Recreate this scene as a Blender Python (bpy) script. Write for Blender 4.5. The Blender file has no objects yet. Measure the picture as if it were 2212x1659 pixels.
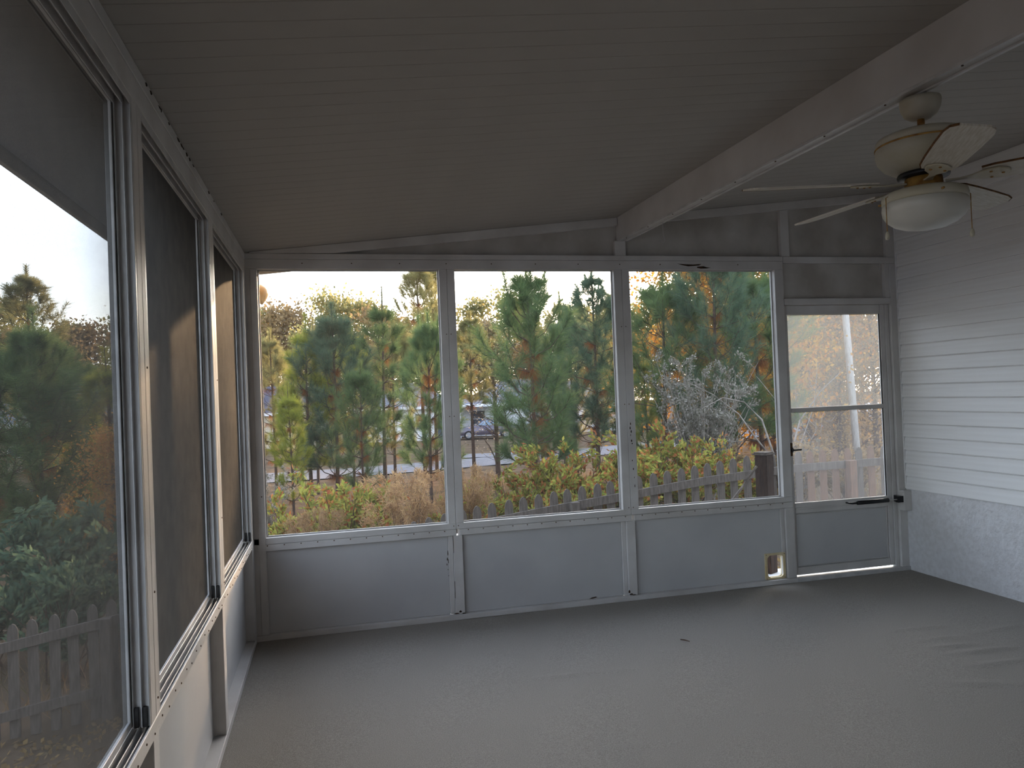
import bpy, bmesh, math, random
import numpy as np
from mathutils import Vector, Matrix

# ------------------------------------------------------------------ camera, sky, sun, exposure
SC = bpy.context.scene
COL = SC.collection
cam_d = bpy.data.cameras.new('camera')
cam = bpy.data.objects.new('camera', cam_d); COL.objects.link(cam)
SC.camera = cam
cam_d.sensor_fit = 'HORIZONTAL'; cam_d.sensor_width = 36.0
cam_d.lens = 36.0 * 1623.2 / 2212.0
cam_d.clip_start = 0.02; cam_d.clip_end = 600
YAW, PITCH, ROLL = 0.2397, 0.0119, -0.0387
_f = Vector((math.sin(YAW)*math.cos(PITCH), math.cos(YAW)*math.cos(PITCH), math.sin(PITCH)))
_r = Vector((math.cos(YAW), -math.sin(YAW), 0)); _u = _r.cross(_f)
_c, _s = math.cos(ROLL), math.sin(ROLL)
_X = _c*_r + _s*_u; _Y = -_s*_r + _c*_u; _Z = -_f
cam.matrix_world = Matrix(((_X.x, _Y.x, _Z.x, 0.4863), (_X.y, _Y.y, _Z.y, -4.9734), (_X.z, _Y.z, _Z.z, 1.4908), (0, 0, 0, 1)))

SUN_DIR = Vector((0.595, 1.0, 0.264)).normalized()
SUN_EL = math.asin(SUN_DIR.z); SUN_AZ = math.atan2(SUN_DIR.x, SUN_DIR.y)
SKY_STRENGTH = 0.42
SUN_STRENGTH = 6.5
EXPOSURE = 1.35

world = bpy.data.worlds.new('sky'); SC.world = world
world.use_nodes = True
wn, wl = world.node_tree.nodes, world.node_tree.links
wn.clear()
w_out = wn.new('ShaderNodeOutputWorld'); w_bg = wn.new('ShaderNodeBackground')
w_sky = wn.new('ShaderNodeTexSky'); w_sky.sky_type = 'NISHITA'; w_sky.sun_disc = False
w_sky.sun_elevation = SUN_EL; w_sky.sun_rotation = SUN_AZ
w_sky.air_density = 1.0; w_sky.dust_density = 2.2; w_sky.ozone_density = 1.5
w_tc = wn.new('ShaderNodeTexCoord'); w_map = wn.new('ShaderNodeMapping'); w_map.inputs['Scale'].default_value = (1.4, 1.4, 5.0)
w_noise = wn.new('ShaderNodeTexNoise'); w_noise.inputs['Scale'].default_value = 2.2; w_noise.inputs['Detail'].default_value = 6
w_ramp = wn.new('ShaderNodeMapRange'); w_ramp.inputs['From Min'].default_value = 0.38; w_ramp.inputs['From Max'].default_value = 0.62
w_ramp.inputs['To Min'].default_value = 0.55; w_ramp.inputs['To Max'].default_value = 0.98
w_mix = wn.new('ShaderNodeMix'); w_mix.data_type = 'RGBA'
w_hsv = wn.new('ShaderNodeHueSaturation'); w_hsv.inputs['Saturation'].default_value = 0.35; w_hsv.inputs['Value'].default_value = 0.75
w_add = wn.new('ShaderNodeMix'); w_add.data_type = 'RGBA'; w_add.blend_type = 'ADD'; w_add.inputs['Factor'].default_value = 1.0
w_add.inputs['B'].default_value = (1.50, 1.82, 2.42, 1)      # thin bright cloud
wl.new(w_tc.outputs['Generated'], w_map.inputs['Vector']); wl.new(w_map.outputs['Vector'], w_noise.inputs['Vector'])
wl.new(w_noise.outputs['Fac'], w_ramp.inputs['Value']); wl.new(w_ramp.outputs['Result'], w_mix.inputs['Factor'])
wl.new(w_sky.outputs['Color'], w_mix.inputs['A']); wl.new(w_sky.outputs['Color'], w_hsv.inputs['Color'])
wl.new(w_hsv.outputs['Color'], w_add.inputs['A']); wl.new(w_add.outputs['Result'], w_mix.inputs['B'])
wl.new(w_mix.outputs['Result'], w_bg.inputs['Color']); wl.new(w_bg.outputs['Background'], w_out.inputs['Surface'])
w_bg.inputs['Strength'].default_value = SKY_STRENGTH

sun_d = bpy.data.lights.new('sun', 'SUN'); sun_d.energy = SUN_STRENGTH; sun_d.angle = math.radians(1.2); sun_d.color = (1.0, 0.66, 0.36)
sun = bpy.data.objects.new('sun', sun_d); COL.objects.link(sun)
sun.rotation_euler = SUN_DIR.to_track_quat('Z', 'Y').to_euler(); sun.location = (6, 10, 12)

vs = SC.view_settings
vs.view_transform = 'Standard'; vs.look = 'None'; vs.gamma = 1.0; vs.use_curve_mapping = False
vs.exposure = EXPOSURE
SC.cycles.max_bounces = 6; SC.cycles.transparent_max_bounces = 8; SC.cycles.diffuse_bounces = 4; SC.cycles.adaptive_threshold = 0.02

# ------------------------------------------------------------------ materials
def rgb(r, g, b):
    f = lambda c: (c/255/12.92) if c/255 <= 0.04045 else ((c/255+0.055)/1.055)**2.4
    return (f(r), f(g), f(b), 1)

def new_mat(name):
    m = bpy.data.materials.new(name); m.use_nodes = True
    nt = m.node_tree; nt.nodes.clear()
    out = nt.nodes.new('ShaderNodeOutputMaterial')
    return m, nt.nodes, nt.links, out

def mat(name, col, col2=None, scale=8.0, rough=0.6, bump=0.0, bscale=40.0, stretch=(1, 1, 1), detail=4, spec=0.3, metal=0.0, lo=0.35, hi=0.65):
    m, n, l, out = new_mat(name)
    b = n.new('ShaderNodeBsdfPrincipled'); l.new(b.outputs[0], out.inputs['Surface'])
    b.inputs['Roughness'].default_value = rough; b.inputs['Metallic'].default_value = metal
    b.inputs['Specular IOR Level'].default_value = spec
    b.inputs['Base Color'].default_value = col
    tc = n.new('ShaderNodeTexCoord'); mp = n.new('ShaderNodeMapping'); mp.inputs['Scale'].default_value = stretch
    l.new(tc.outputs['Object'], mp.inputs['Vector'])
    if col2 is not None:
        t = n.new('ShaderNodeTexNoise'); t.inputs['Scale'].default_value = scale; t.inputs['Detail'].default_value = detail
        l.new(mp.outputs[0], t.inputs['Vector'])
        r = n.new('ShaderNodeMapRange'); r.inputs['From Min'].default_value = lo; r.inputs['From Max'].default_value = hi
        l.new(t.outputs['Fac'], r.inputs['Value'])
        mx = n.new('ShaderNodeMix'); mx.data_type = 'RGBA'; mx.inputs['A'].default_value = col; mx.inputs['B'].default_value = col2
        l.new(r.outputs[0], mx.inputs['Factor']); l.new(mx.outputs['Result'], b.inputs['Base Color'])
    if bump > 0:
        t2 = n.new('ShaderNodeTexNoise'); t2.inputs['Scale'].default_value = bscale; t2.inputs['Detail'].default_value = 5
        l.new(mp.outputs[0], t2.inputs['Vector'])
        bp = n.new('ShaderNodeBump'); bp.inputs['Strength'].default_value = bump; bp.inputs['Distance'].default_value = 0.01
        l.new(t2.outputs['Fac'], bp.inputs['Height']); l.new(bp.outputs[0], b.inputs['Normal'])
    return m

def leaf_mat(name, cols, transl=0.45, rough=0.7):
    """diffuse + translucent foliage; cols: colour stops picked at random for each loose leaf or needle"""
    m, n, l, out = new_mat(name)
    geo = n.new('ShaderNodeNewGeometry'); oi = n.new('ShaderNodeObjectInfo')
    ramp = n.new('ShaderNodeValToRGB'); cr = ramp.color_ramp
    while len(cr.elements) < len(cols): cr.elements.new(0.5)
    for i, c in enumerate(cols):
        cr.elements[i].position = i/(max(1, len(cols)-1)); cr.elements[i].color = c
    l.new(geo.outputs['Random Per Island'], ramp.inputs['Fac'])
    hs = n.new('ShaderNodeHueSaturation')
    vr = n.new('ShaderNodeMapRange'); vr.inputs['To Min'].default_value = 0.68; vr.inputs['To Max'].default_value = 0.95
    l.new(oi.outputs['Random'], vr.inputs['Value']); l.new(vr.outputs[0], hs.inputs['Value'])
    l.new(ramp.outputs['Color'], hs.inputs['Color'])
    d = n.new('ShaderNodeBsdfDiffuse'); t = n.new('ShaderNodeBsdfTranslucent'); mx = n.new('ShaderNodeMixShader')
    mx.inputs[0].default_value = transl
    l.new(hs.outputs[0], d.inputs['Color']); l.new(hs.outputs[0], t.inputs['Color'])
    l.new(d.outputs[0], mx.inputs[1]); l.new(t.outputs[0], mx.inputs[2]); l.new(mx.outputs[0], out.inputs['Surface'])
    return m

def pane_mat(name, haze, hazecol):
    m, n, l, out = new_mat(name)
    tr = n.new('ShaderNodeBsdfTransparent'); df = n.new('ShaderNodeBsdfDiffuse'); df.inputs['Color'].default_value = hazecol
    tl = n.new('ShaderNodeBsdfTranslucent'); tl.inputs['Color'].default_value = hazecol
    gl = n.new('ShaderNodeBsdfGlossy'); gl.inputs['Roughness'].default_value = 0.05
    m0 = n.new('ShaderNodeMixShader'); m0.inputs[0].default_value = 0.5
    l.new(df.outputs[0], m0.inputs[1]); l.new(tl.outputs[0], m0.inputs[2])
    m1 = n.new('ShaderNodeMixShader')
    tc = n.new('ShaderNodeTexCoord'); mp = n.new('ShaderNodeMapping'); mp.inputs['Scale'].default_value = (30, 30, 1.5)
    no = n.new('ShaderNodeTexNoise'); no.inputs['Scale'].default_value = 2.0; no.inputs['Detail'].default_value = 4
    mr = n.new('ShaderNodeMapRange'); mr.inputs['From Min'].default_value = 0.3; mr.inputs['From Max'].default_value = 0.7
    mr.inputs['To Min'].default_value = haze*0.8; mr.inputs['To Max'].default_value = haze*1.2
    l.new(tc.outputs['Object'], mp.inputs[0]); l.new(mp.outputs[0], no.inputs['Vector']); l.new(no.outputs['Fac'], mr.inputs['Value'])
    l.new(mr.outputs[0], m1.inputs[0]); l.new(tr.outputs[0], m1.inputs[1]); l.new(m0.outputs[0], m1.inputs[2])
    fr = n.new('ShaderNodeFresnel'); fr.inputs['IOR'].default_value = 1.35
    m2 = n.new('ShaderNodeMixShader'); l.new(fr.outputs[0], m2.inputs[0]); l.new(m1.outputs[0], m2.inputs[1]); l.new(gl.outputs[0], m2.inputs[2])
    l.new(m2.outputs[0], out.inputs['Surface'])
    return m

M = {}
M['white'] = mat('white_paint', rgb(206, 203, 200), rgb(186, 182, 178), scale=3, rough=0.45, bump=0.08, bscale=60)
M['panel'] = mat('white_panel', rgb(192, 191, 190), rgb(182, 181, 181), scale=2, rough=0.5)
M['gable'] = mat('gable_panel', rgb(188, 184, 178), rgb(164, 158, 150), scale=4, rough=0.7, bump=0.05)
M['alu'] = mat('aluminium_track', rgb(196, 194, 192), rgb(170, 168, 166), scale=9, rough=0.32, spec=0.5)
M['rubber'] = mat('dark_seal', rgb(58, 56, 54), rgb(40, 38, 36), scale=30, rough=0.8)
M['screw'] = mat('screw_head', rgb(62, 56, 50), rgb(96, 74, 52), scale=60, rough=0.7)
M['chip'] = mat('bare_rotten_wood', rgb(34, 27, 20), rgb(70, 50, 32), scale=50, rough=0.95)
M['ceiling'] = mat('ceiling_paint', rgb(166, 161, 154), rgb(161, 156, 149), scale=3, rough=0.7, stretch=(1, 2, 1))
M['beam'] = mat('beam_paint', rgb(196, 193, 190), rgb(182, 178, 174), scale=3, rough=0.5)
M['siding'] = mat('vinyl_siding', rgb(228, 227, 226), rgb(220, 218, 216), scale=5, rough=0.4, stretch=(1, .15, 6), bump=0.05, bscale=30)
M['stucco'] = mat('peeling_white_stucco', rgb(212, 211, 212), rgb(202, 200, 200), scale=30, rough=0.75, bump=0.6, bscale=55)
M['carpet'] = mat('beige_carpet', rgb(172, 166, 158), rgb(144, 138, 130), scale=240, rough=1.0, bump=0.7, bscale=420, spec=0.05, detail=3)
M['wire'] = mat('screen_wire', rgb(88, 86, 84), rgb(76, 74, 72), scale=20, rough=0.6)
M['wire_dk'] = mat('charcoal_screen_wire', rgb(62, 57, 51), rgb(52, 48, 43), scale=14, rough=0.65)
M['soffit'] = mat('soffit', rgb(150, 142, 130), rgb(130, 122, 112), scale=5, rough=0.7)
M['fascia'] = mat('fascia', rgb(200, 190, 176), rgb(180, 168, 150), scale=6, rough=0.5)
M['fan'] = mat('fan_enamel', rgb(186, 180, 164), rgb(172, 163, 140), scale=7, rough=0.42)
M['fan_rust'] = mat('rusty_enamel', rgb(176, 136, 70), rgb(128, 88, 44), scale=30, rough=0.6)
M['blade'] = mat('blade_white_grain', rgb(196, 190, 178), rgb(176, 166, 148), scale=14, rough=0.5, stretch=(1, 12, 1))
M['blade_edge'] = mat('dusty_blade_edge', rgb(70, 50, 30), rgb(110, 74, 40), scale=60, rough=1.0)
M['bowl'] = mat('frosted_glass_bowl', rgb(196, 193, 184), rgb(190, 186, 174), scale=3, rough=0.35, spec=0.4)
M['black'] = mat('black_enamel', rgb(22, 22, 23), rgb(34, 34, 36), scale=20, rough=0.35)
M['brass'] = mat('brown_brass', rgb(96, 70, 38), rgb(66, 46, 26), scale=40, rough=0.5)
M['cream'] = mat('cream_plastic', rgb(214, 200, 164), rgb(202, 182, 138), scale=20, rough=0.5)
M['glass_up'] = pane_mat('dusty_glass', 0.27, rgb(205, 205, 200))
M['glass_lo'] = pane_mat('cleaner_glass', 0.15, rgb(190, 190, 190))
M['fence'] = mat('weathered_wood', rgb(104, 96, 88), rgb(74, 67, 60), scale=6, rough=0.9, stretch=(8, 8, 1), bump=0.3, bscale=20)
M['fence_red'] = mat('newer_reddish_wood', rgb(122, 94, 76), rgb(98, 78, 64), scale=6, rough=0.9, stretch=(8, 8, 1), bump=0.3, bscale=20)
M['darkwood'] = mat('dark_stained_wood', rgb(64, 46, 36), rgb(38, 28, 22), scale=9, rough=0.85, stretch=(8, 8, 1), bump=0.3)
M['concrete'] = mat('pale_concrete', rgb(206, 206, 204), rgb(188, 188, 186), scale=10, rough=0.85, bump=0.2)
M['road'] = mat('pale_asphalt', rgb(128, 126, 128), rgb(116, 114, 116), scale=3, rough=1.0, spec=0.0)
M['bark'] = mat('pine_bark', rgb(96, 78, 66), rgb(56, 44, 38), scale=20, rough=0.95, stretch=(4, 4, 1), bump=0.5)
M['twig'] = mat('pale_twig', rgb(146, 138, 128), rgb(108, 100, 92), scale=10, rough=0.9)
M['stem'] = mat('brown_stem', rgb(92, 72, 58), rgb(66, 50, 42), scale=20, rough=0.9)
M['needle'] = leaf_mat('pine_needles', [rgb(84, 110, 72), rgb(104, 130, 82), rgb(130, 146, 90), rgb(96, 120, 92)], 0.55)
M['needle_blue'] = leaf_mat('blue_green_needles', [rgb(80, 106, 88), rgb(98, 122, 98), rgb(118, 134, 100)], 0.52)
M['needle_lit'] = leaf_mat('sunlit_yellow_needles', [rgb(150, 160, 66), rgb(186, 184, 76), rgb(120, 146, 70)], 0.55)  # sunlight painted in as brighter yellow-green needle colours
M['needle_dead'] = leaf_mat('rusty_dead_needles', [rgb(158, 100, 60), rgb(136, 86, 54), rgb(170, 124, 74)], 0.45)
M['leaf_far'] = leaf_mat('hazy_sunlit_foliage', [rgb(140, 142, 92), rgb(166, 160, 104), rgb(180, 166, 112), rgb(120, 126, 88)], 0.6)  # distance haze and sun glare put into these lighter leaf colours
M['leaf_orange'] = leaf_mat('autumn_foliage', [rgb(206, 150, 66), rgb(186, 118, 54), rgb(216, 174, 82), rgb(150, 120, 66)], 0.6)
M['leaf_brown'] = leaf_mat('brown_foliage', [rgb(150, 128, 96), rgb(170, 142, 96), rgb(128, 114, 92)], 0.4)
M['leaf_shrub'] = leaf_mat('shrub_leaves', [rgb(140, 150, 70), rgb(170, 172, 82), rgb(190, 184, 92), rgb(118, 128, 66), rgb(160, 158, 78), rgb(190, 124, 72), rgb(166, 96, 66)], 0.4)
M['leaf_tan'] = leaf_mat('dry_tan_plumes', [rgb(196, 164, 116), rgb(212, 178, 130), rgb(182, 142, 104), rgb(176, 150, 120)], 0.4)
M['leaf_grey'] = leaf_mat('grey_white_fluff', [rgb(126, 122, 108), rgb(158, 152, 140), rgb(108, 106, 86), rgb(192, 186, 176)], 0.35)
M['grass'] = leaf_mat('dead_grass', [rgb(150, 126, 92), rgb(172, 146, 106), rgb(124, 106, 82), rgb(120, 116, 70)], 0.3)
M['ground'] = mat('leaf_litter_ground', rgb(108, 92, 76), rgb(80, 70, 58), scale=1.2, rough=1.0, bump=0.4, bscale=8, detail=8, spec=0.0)
M['roof_dark'] = mat('slate_blue_shingles', rgb(74, 74, 90), rgb(58, 58, 72), scale=3, rough=0.9, stretch=(1, 1, 8))
M['roof_grey'] = mat('grey_shingles', rgb(124, 124, 134), rgb(106, 106, 116), scale=3, rough=0.9, stretch=(1, 1, 8))
M['house_white'] = mat('white_house_siding', rgb(226, 226, 228), rgb(212, 212, 216), scale=2, rough=0.7, stretch=(.2, .2, 10))
M['house_cream'] = mat('cream_house_siding', rgb(206, 196, 176), rgb(190, 180, 160), scale=2, rough=0.7, stretch=(.2, .2, 10))
M['house_tan'] = mat('tan_house_siding', rgb(168, 150, 134), rgb(150, 134, 120), scale=2, rough=0.7, stretch=(.2, .2, 10))
M['winglass'] = mat('dark_window_glass', rgb(70, 78, 92), rgb(54, 62, 74), scale=2, rough=0.1, spec=0.6)
M['car'] = mat('plum_grey_car_paint', rgb(92, 84, 98), rgb(84, 76, 90), scale=2, rough=0.25, spec=0.6, metal=0.3)
M['car_white'] = mat('white_car_paint', rgb(226, 226, 228), rgb(214, 214, 218), scale=2, rough=0.3)
M['tyre'] = mat('tyre_rubber', rgb(26, 26, 28), rgb(36, 36, 38), scale=20, rough=0.9)
M['rim'] = mat('alloy_rim', rgb(180, 182, 188), rgb(150, 152, 158), scale=8, rough=0.3, metal=0.7)
M['carglass'] = mat('car_glass', rgb(120, 140, 160), rgb(96, 112, 130), scale=2, rough=0.06, spec=0.7)
M['pole'] = mat('grey_pole', rgb(196, 194, 190), rgb(170, 166, 162), scale=6, rough=0.8, stretch=(6, 6, 1))
M['hood'] = mat('tan_lamp_enamel', rgb(220, 190, 140), rgb(196, 152, 96), scale=9, rough=0.4)
M['litbulb'] = mat('frosted_bulb', rgb(226, 222, 214), rgb(210, 206, 198), scale=5, rough=0.3)

# ------------------------------------------------------------------ mesh helpers
class MB:
    def __init__(s): s.v = []; s.f = []
    def add(s, v, f):
        o = len(s.v); s.v += [tuple(p) for p in v]; s.f += [tuple(i+o for i in q) for q in f]; return s
    def box(s, x0, x1, y0, y1, z0, z1):
        v = [(x0,y0,z0),(x1,y0,z0),(x1,y1,z0),(x0,y1,z0),(x0,y0,z1),(x1,y0,z1),(x1,y1,z1),(x0,y1,z1)]
        return s.add(v, [(0,3,2,1),(4,5,6,7),(0,1,5,4),(1,2,6,5),(2,3,7,6),(3,0,4,7)])
    def prism(s, poly, axis, a, b):
        """poly: 2-D outline; extruded along axis from a to b"""
        n = len(poly)
        def P(p, t):
            return {'x': (t, p[0], p[1]), 'y': (p[0], t, p[1]), 'z': (p[0], p[1], t)}[axis]
        v = [P(p, a) for p in poly] + [P(p, b) for p in poly]
        f = [tuple(range(n-1, -1, -1)), tuple(range(n, 2*n))] + [(i, (i+1) % n, n+(i+1) % n, n+i) for i in range(n)]
        return s.add(v, f)
    def tube(s, pts, rad, n=6, caps=True):
        pts = [Vector(p) for p in pts]
        if not hasattr(rad, '__len__'): rad = [rad]*len(pts)
        v = []; f = []
        for i, p in enumerate(pts):
            d = (pts[min(i+1, len(pts)-1)] - pts[max(i-1, 0)])
            if d.length < 1e-9: d = Vector((0, 0, 1))
            d.normalize()
            a = Vector((1, 0, 0)) if abs(d.x) < 0.7 else Vector((0, 1, 0))
            u = d.cross(a).normalized(); w = d.cross(u)
            for k in range(n):
                t = 2*math.pi*k/n
                v.append(p + (u*math.cos(t) + w*math.sin(t))*rad[i])
        for i in range(len(pts)-1):
            for k in range(n):
                f.append((i*n+k, i*n+(k+1) % n, (i+1)*n+(k+1) % n, (i+1)*n+k))
        if caps:
            f.append(tuple(range(n-1, -1, -1))); f.append(tuple(range((len(pts)-1)*n, len(pts)*n)))
        return s.add(v, f)
    def lathe(s, prof, c=(0, 0, 0), n=24, axis='z'):
        v = []; f = []
        for r, z in prof:
            for k in range(n):
                t = 2*math.pi*k/n
                p = (r*math.cos(t), r*math.sin(t), z)
                if axis == 'y': p = (p[0], p[2], p[1])
                if axis == 'x': p = (p[2], p[0], p[1])
                v.append((c[0]+p[0], c[1]+p[1], c[2]+p[2]))
        for i in range(len(prof)-1):
            for k in range(n):
                f.append((i*n+k, i*n+(k+1) % n, (i+1)*n+(k+1) % n, (i+1)*n+k))
        f.append(tuple(range(n-1, -1, -1))); f.append(tuple(range((len(prof)-1)*n, len(prof)*n)))
        return s.add(v, f)
    def mesh(s, name, m, bevel=0, smooth=False):
        me = bpy.data.meshes.new(name); me.from_pydata([tuple(p) for p in s.v], [], s.f)
        if bevel or True:
            bm = bmesh.new(); bm.from_mesh(me)
            if bevel:
                bmesh.ops.bevel(bm, geom=bm.edges[:], offset=bevel, segments=1, affect='EDGES', clamp_overlap=True)
            bmesh.ops.recalc_face_normals(bm, faces=bm.faces[:])
            bm.to_mesh(me); bm.free()
        if smooth: me.polygons.foreach_set('use_smooth', [True]*len(me.polygons))
        me.materials.append(m); me.update()
        return me
    def build(s, name, m, parent=None, bevel=0, smooth=False, loc=None):
        return link(name, s.mesh(name, m, bevel, smooth), parent, loc)

def link(name, me, parent=None, loc=None, rot=None, scale=None):
    o = bpy.data.objects.new(name, me); COL.objects.link(o)
    if parent is not None: o.parent = parent
    if loc is not None: o.location = loc
    if rot is not None: o.rotation_euler = rot
    if scale is not None: o.scale = scale if hasattr(scale, '__len__') else (scale,)*3
    return o

def raw_mesh(name, V, F, m):
    """numpy verts (n,3), faces (k,3|4) all alike"""
    me = bpy.data.meshes.new(name); V = np.asarray(V, np.float32); F = np.asarray(F, np.int32)
    k = F.shape[1]
    me.vertices.add(len(V)); me.vertices.foreach_set('co', V.ravel())
    me.loops.add(F.size); me.loops.foreach_set('vertex_index', F.ravel())
    me.polygons.add(len(F)); me.polygons.foreach_set('loop_start', np.arange(0, F.size, k, dtype=np.int32))
    me.polygons.foreach_set('loop_total', np.full(len(F), k, np.int32))
    me.materials.append(m); me.update(calc_edges=True); me.validate()
    return me

def tag(o, label=None, cat=None, group=None, kind=None):
    if label: o['label'] = label
    if cat: o['category'] = cat
    if group: o['group'] = group
    if kind: o['kind'] = kind
    return o

def empty(name, loc=(0, 0, 0), rz=0.0):
    o = bpy.data.objects.new(name, None); COL.objects.link(o); o.location = loc; o.rotation_euler = (0, 0, rz)
    o.empty_display_size = 0.1
    return o

def structure(name, label, cat):
    o = empty(name); tag(o, label, cat, kind='structure'); return o

def box_part(name, m, parent, x0, x1, y0, y1, z0, z1, bevel=0.002):
    return MB().box(x0, x1, y0, y1, z0, z1).build(name, m, parent, bevel)

# ------------------------------------------------------------------ dimensions
W = 4.829           # inside width
Y0 = -6.75          # wall behind the camera
HB, SB = 2.335, 0.637
def zc(x): return 2.44 + 0.1055*x      # underside of the ceiling

# ------------------------------------------------------------------ floor: carpet with real wrinkles
def build_floor():
    nx, ny = 240, 338
    xs = np.linspace(-0.0, W, nx+1); ys = np.linspace(Y0, 0.0, ny+1)
    X, Y = np.meshgrid(xs, ys)
    Z = np.zeros_like(X)
    rid = [((3.68,-1.17),(4.05,-1.20),.010,.022),((4.05,-1.36),(4.50,-1.33),.010,.024),((3.66,-1.36),(3.98,-1.375),.008,.02),
           ((3.62,-1.475),(3.95,-1.505),.010,.022),((3.66,-1.585),(4.12,-1.62),.012,.024),((3.60,-1.76),(3.98,-1.78),.010,.024),
           ((3.30,-1.88),(3.70,-2.04),.008,.03),((3.9,-1.95),(4.4,-2.0),.012,.026),((1.34,-1.155),(2.04,-1.22),.007,.022),
           ((2.25,-1.02),(2.40,-1.06),.006,.02),((3.5,-2.2),(3.9,-2.28),.009,.03),((2.3,-1.9),(2.6,-1.96),.005,.02),((1.5,-2.0),(1.9,-2.05),.004,.02),((2.9,-1.05),(3.15,-1.08),.004,.02)]
    for (a, b, h, w) in rid:
        a = np.array(a); b = np.array(b); d = b-a; L = np.hypot(*d); d = d/L
        s = (X-a[0])*d[0] + (Y-a[1])*d[1]; t = -(X-a[0])*d[1] + (Y-a[1])*d[0]
        u = np.clip(s/L, 0, 1); dist = np.sqrt(t**2 + (s-np.clip(s, 0, L))**2)
        Z += h*np.exp(-(dist/w)**2)*(0.25+0.75*np.sin(np.pi*np.clip(u, .02, .98)))
    Z += 0.0012*np.sin(X*3.1+Y*1.7) + 0.001*np.sin(X*7-Y*5.2)
    V = np.stack([X, Y, Z], -1).reshape(-1, 3)
    i = np.arange(ny)[:, None]*(nx+1) + np.arange(nx)[None, :]
    F = np.stack([i, i+1, i+nx+2, i+nx+1], -1).reshape(-1, 4)
    me = raw_mesh('floor', V, F, M['carpet']); me.polygons.foreach_set('use_smooth', [True]*len(me.polygons))
    root = structure('floor', 'beige grey carpet with small wrinkles covering the porch floor', 'floor')
    tag(link('carpet', me, root), 'worn beige carpet')
    box_part('slab', M['concrete'], root, -0.10, W+0.15, Y0-0.1, 0.09, -0.16, -0.012, 0)
build_floor()

# ------------------------------------------------------------------ ceiling planks, beam
def build_ceiling():
    root = structure('ceiling', 'sloping off-white plank ceiling above the porch', 'ceiling')
    pw = 0.0985
    x0, x1 = -0.545, W
    k = 0; me = None
    y = 0.30
    gap = 0.0016
    while y - pw > Y0 - 0.05:
        if me is None:
            mb = MB(); h = 0.012
            mb.prism([(x0, zc(x0)), (x1, zc(x1)), (x1, zc(x1)+h), (x0, zc(x0)+h)], 'y', -pw+gap, 0)
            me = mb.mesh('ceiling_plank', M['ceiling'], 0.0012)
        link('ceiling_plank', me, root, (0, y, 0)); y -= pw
    # roof deck over the planks
    MB().prism([(x0-.01, zc(x0)+.013), (x1+.3, zc(x1+.3)+.013), (x1+.3, zc(x1+.3)+.10), (x0-.01, zc(x0)+.10)], 'y', Y0-.1, .32).build('roof_deck', M['soffit'], root)
    # fascia boards on the two outer edges
    box_part('fascia', M['fascia'], root, x0-.03, x0-.008, Y0-.1, .34, 2.335, 2.49)
    MB().prism([(x0-.03, zc(x0)-.095), (W+.3, zc(W+.3)-.095), (W+.3, zc(W+.3)+.11), (x0-.03, zc(x0)+.11)], 'y', .322, .350).build('fascia', M['fascia'], root, .002)
    # the box beam, running from the gable towards the camera
    b = MB(); A = (2.515, 0.075, 2.541); Bn = (2.60, Y0, 2.500); w = .068
    v = []
    for (x, y, z) in (A, Bn):
        v += [(x, y, z), (x+w, y, z), (x+w, y, zc(x+w)+.002), (x, y, zc(x)+.002)]
    b.add(v, [(0,1,2,3),(7,6,5,4),(0,4,5,1),(1,5,6,2),(2,6,7,3),(3,7,4,0)])
    bo = b.build('beam', M['beam'], root, .002)
    # edge strips along the underside of the beam with screws
    for off, nm in ((0.0, 'beam_edge_strip'), (w-.012, 'beam_edge_strip')):
        v = []
        for (x, y, z) in (A, Bn):
            v += [(x+off-.002, y, z-.006), (x+off+.014, y, z-.006), (x+off+.014, y, z+.006), (x+off-.002, y, z+.006)]
        MB().add(v, [(0,1,2,3),(7,6,5,4),(0,4,5,1),(1,5,6,2),(2,6,7,3),(3,7,4,0)]).build(nm, M['alu'], bo, .001)
    for t in np.linspace(.03, .8, 16):
        p = Vector(A).lerp(Vector(Bn), t)
        MB().lathe([(.004, 0), (.004, -.003), (.001, -.004)], (p.x+.008, p.y, p.z-.006), 8).build('screw', M['screw'], bo)
build_ceiling()

# ------------------------------------------------------------------ woven insect screen made of real wires
def wire_screen(name, parent, axis, pos, a0, a1, z0, z1, pitch, d, m):
    """axis 'y': screen lies in the plane y=pos and spans x a0..a1; axis 'x': plane x=pos, spans y a0..a1"""
    h = d/2
    def bars(c, lo, hi, vert):
        n = len(c); V = np.zeros((n, 8, 3), np.float32)
        off = np.array([(-h, 0), (0, -h), (h, 0), (0, h)])
        for e, t in enumerate((lo, hi)):
            for k in range(4):
                along = c + off[k, 0]
                V[:, e*4+k, 1] = off[k, 1]
                if vert: V[:, e*4+k, 0] = along; V[:, e*4+k, 2] = t
                else: V[:, e*4+k, 0] = t; V[:, e*4+k, 2] = along
        q = np.array([(k, (k+1) % 4, 4+(k+1) % 4, 4+k) for k in range(4)])
        F = (np.arange(n)[:, None, None]*8 + q[None]).reshape(-1, 4)
        return V.reshape(-1, 3), F
    cv = np.arange(a0+pitch/2, a1, pitch); ch = np.arange(z0+pitch/2, z1, pitch)
    V1, F1 = bars(cv, z0, z1, True); V2, F2 = bars(ch, a0, a1, False)
    V = np.concatenate([V1, V2]); F = np.concatenate([F1, F2+len(V1)])
    if axis == 'y': V = np.stack([V[:, 0], V[:, 1]+pos, V[:, 2]], 1)
    else: V = np.stack([V[:, 1]+pos, V[:, 0], V[:, 2]], 1)
    o = link(name, raw_mesh(name, V, F, m), parent)
    o['kind'] = 'stuff'; o['label'] = 'fine woven insect screen'
    return o

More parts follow.
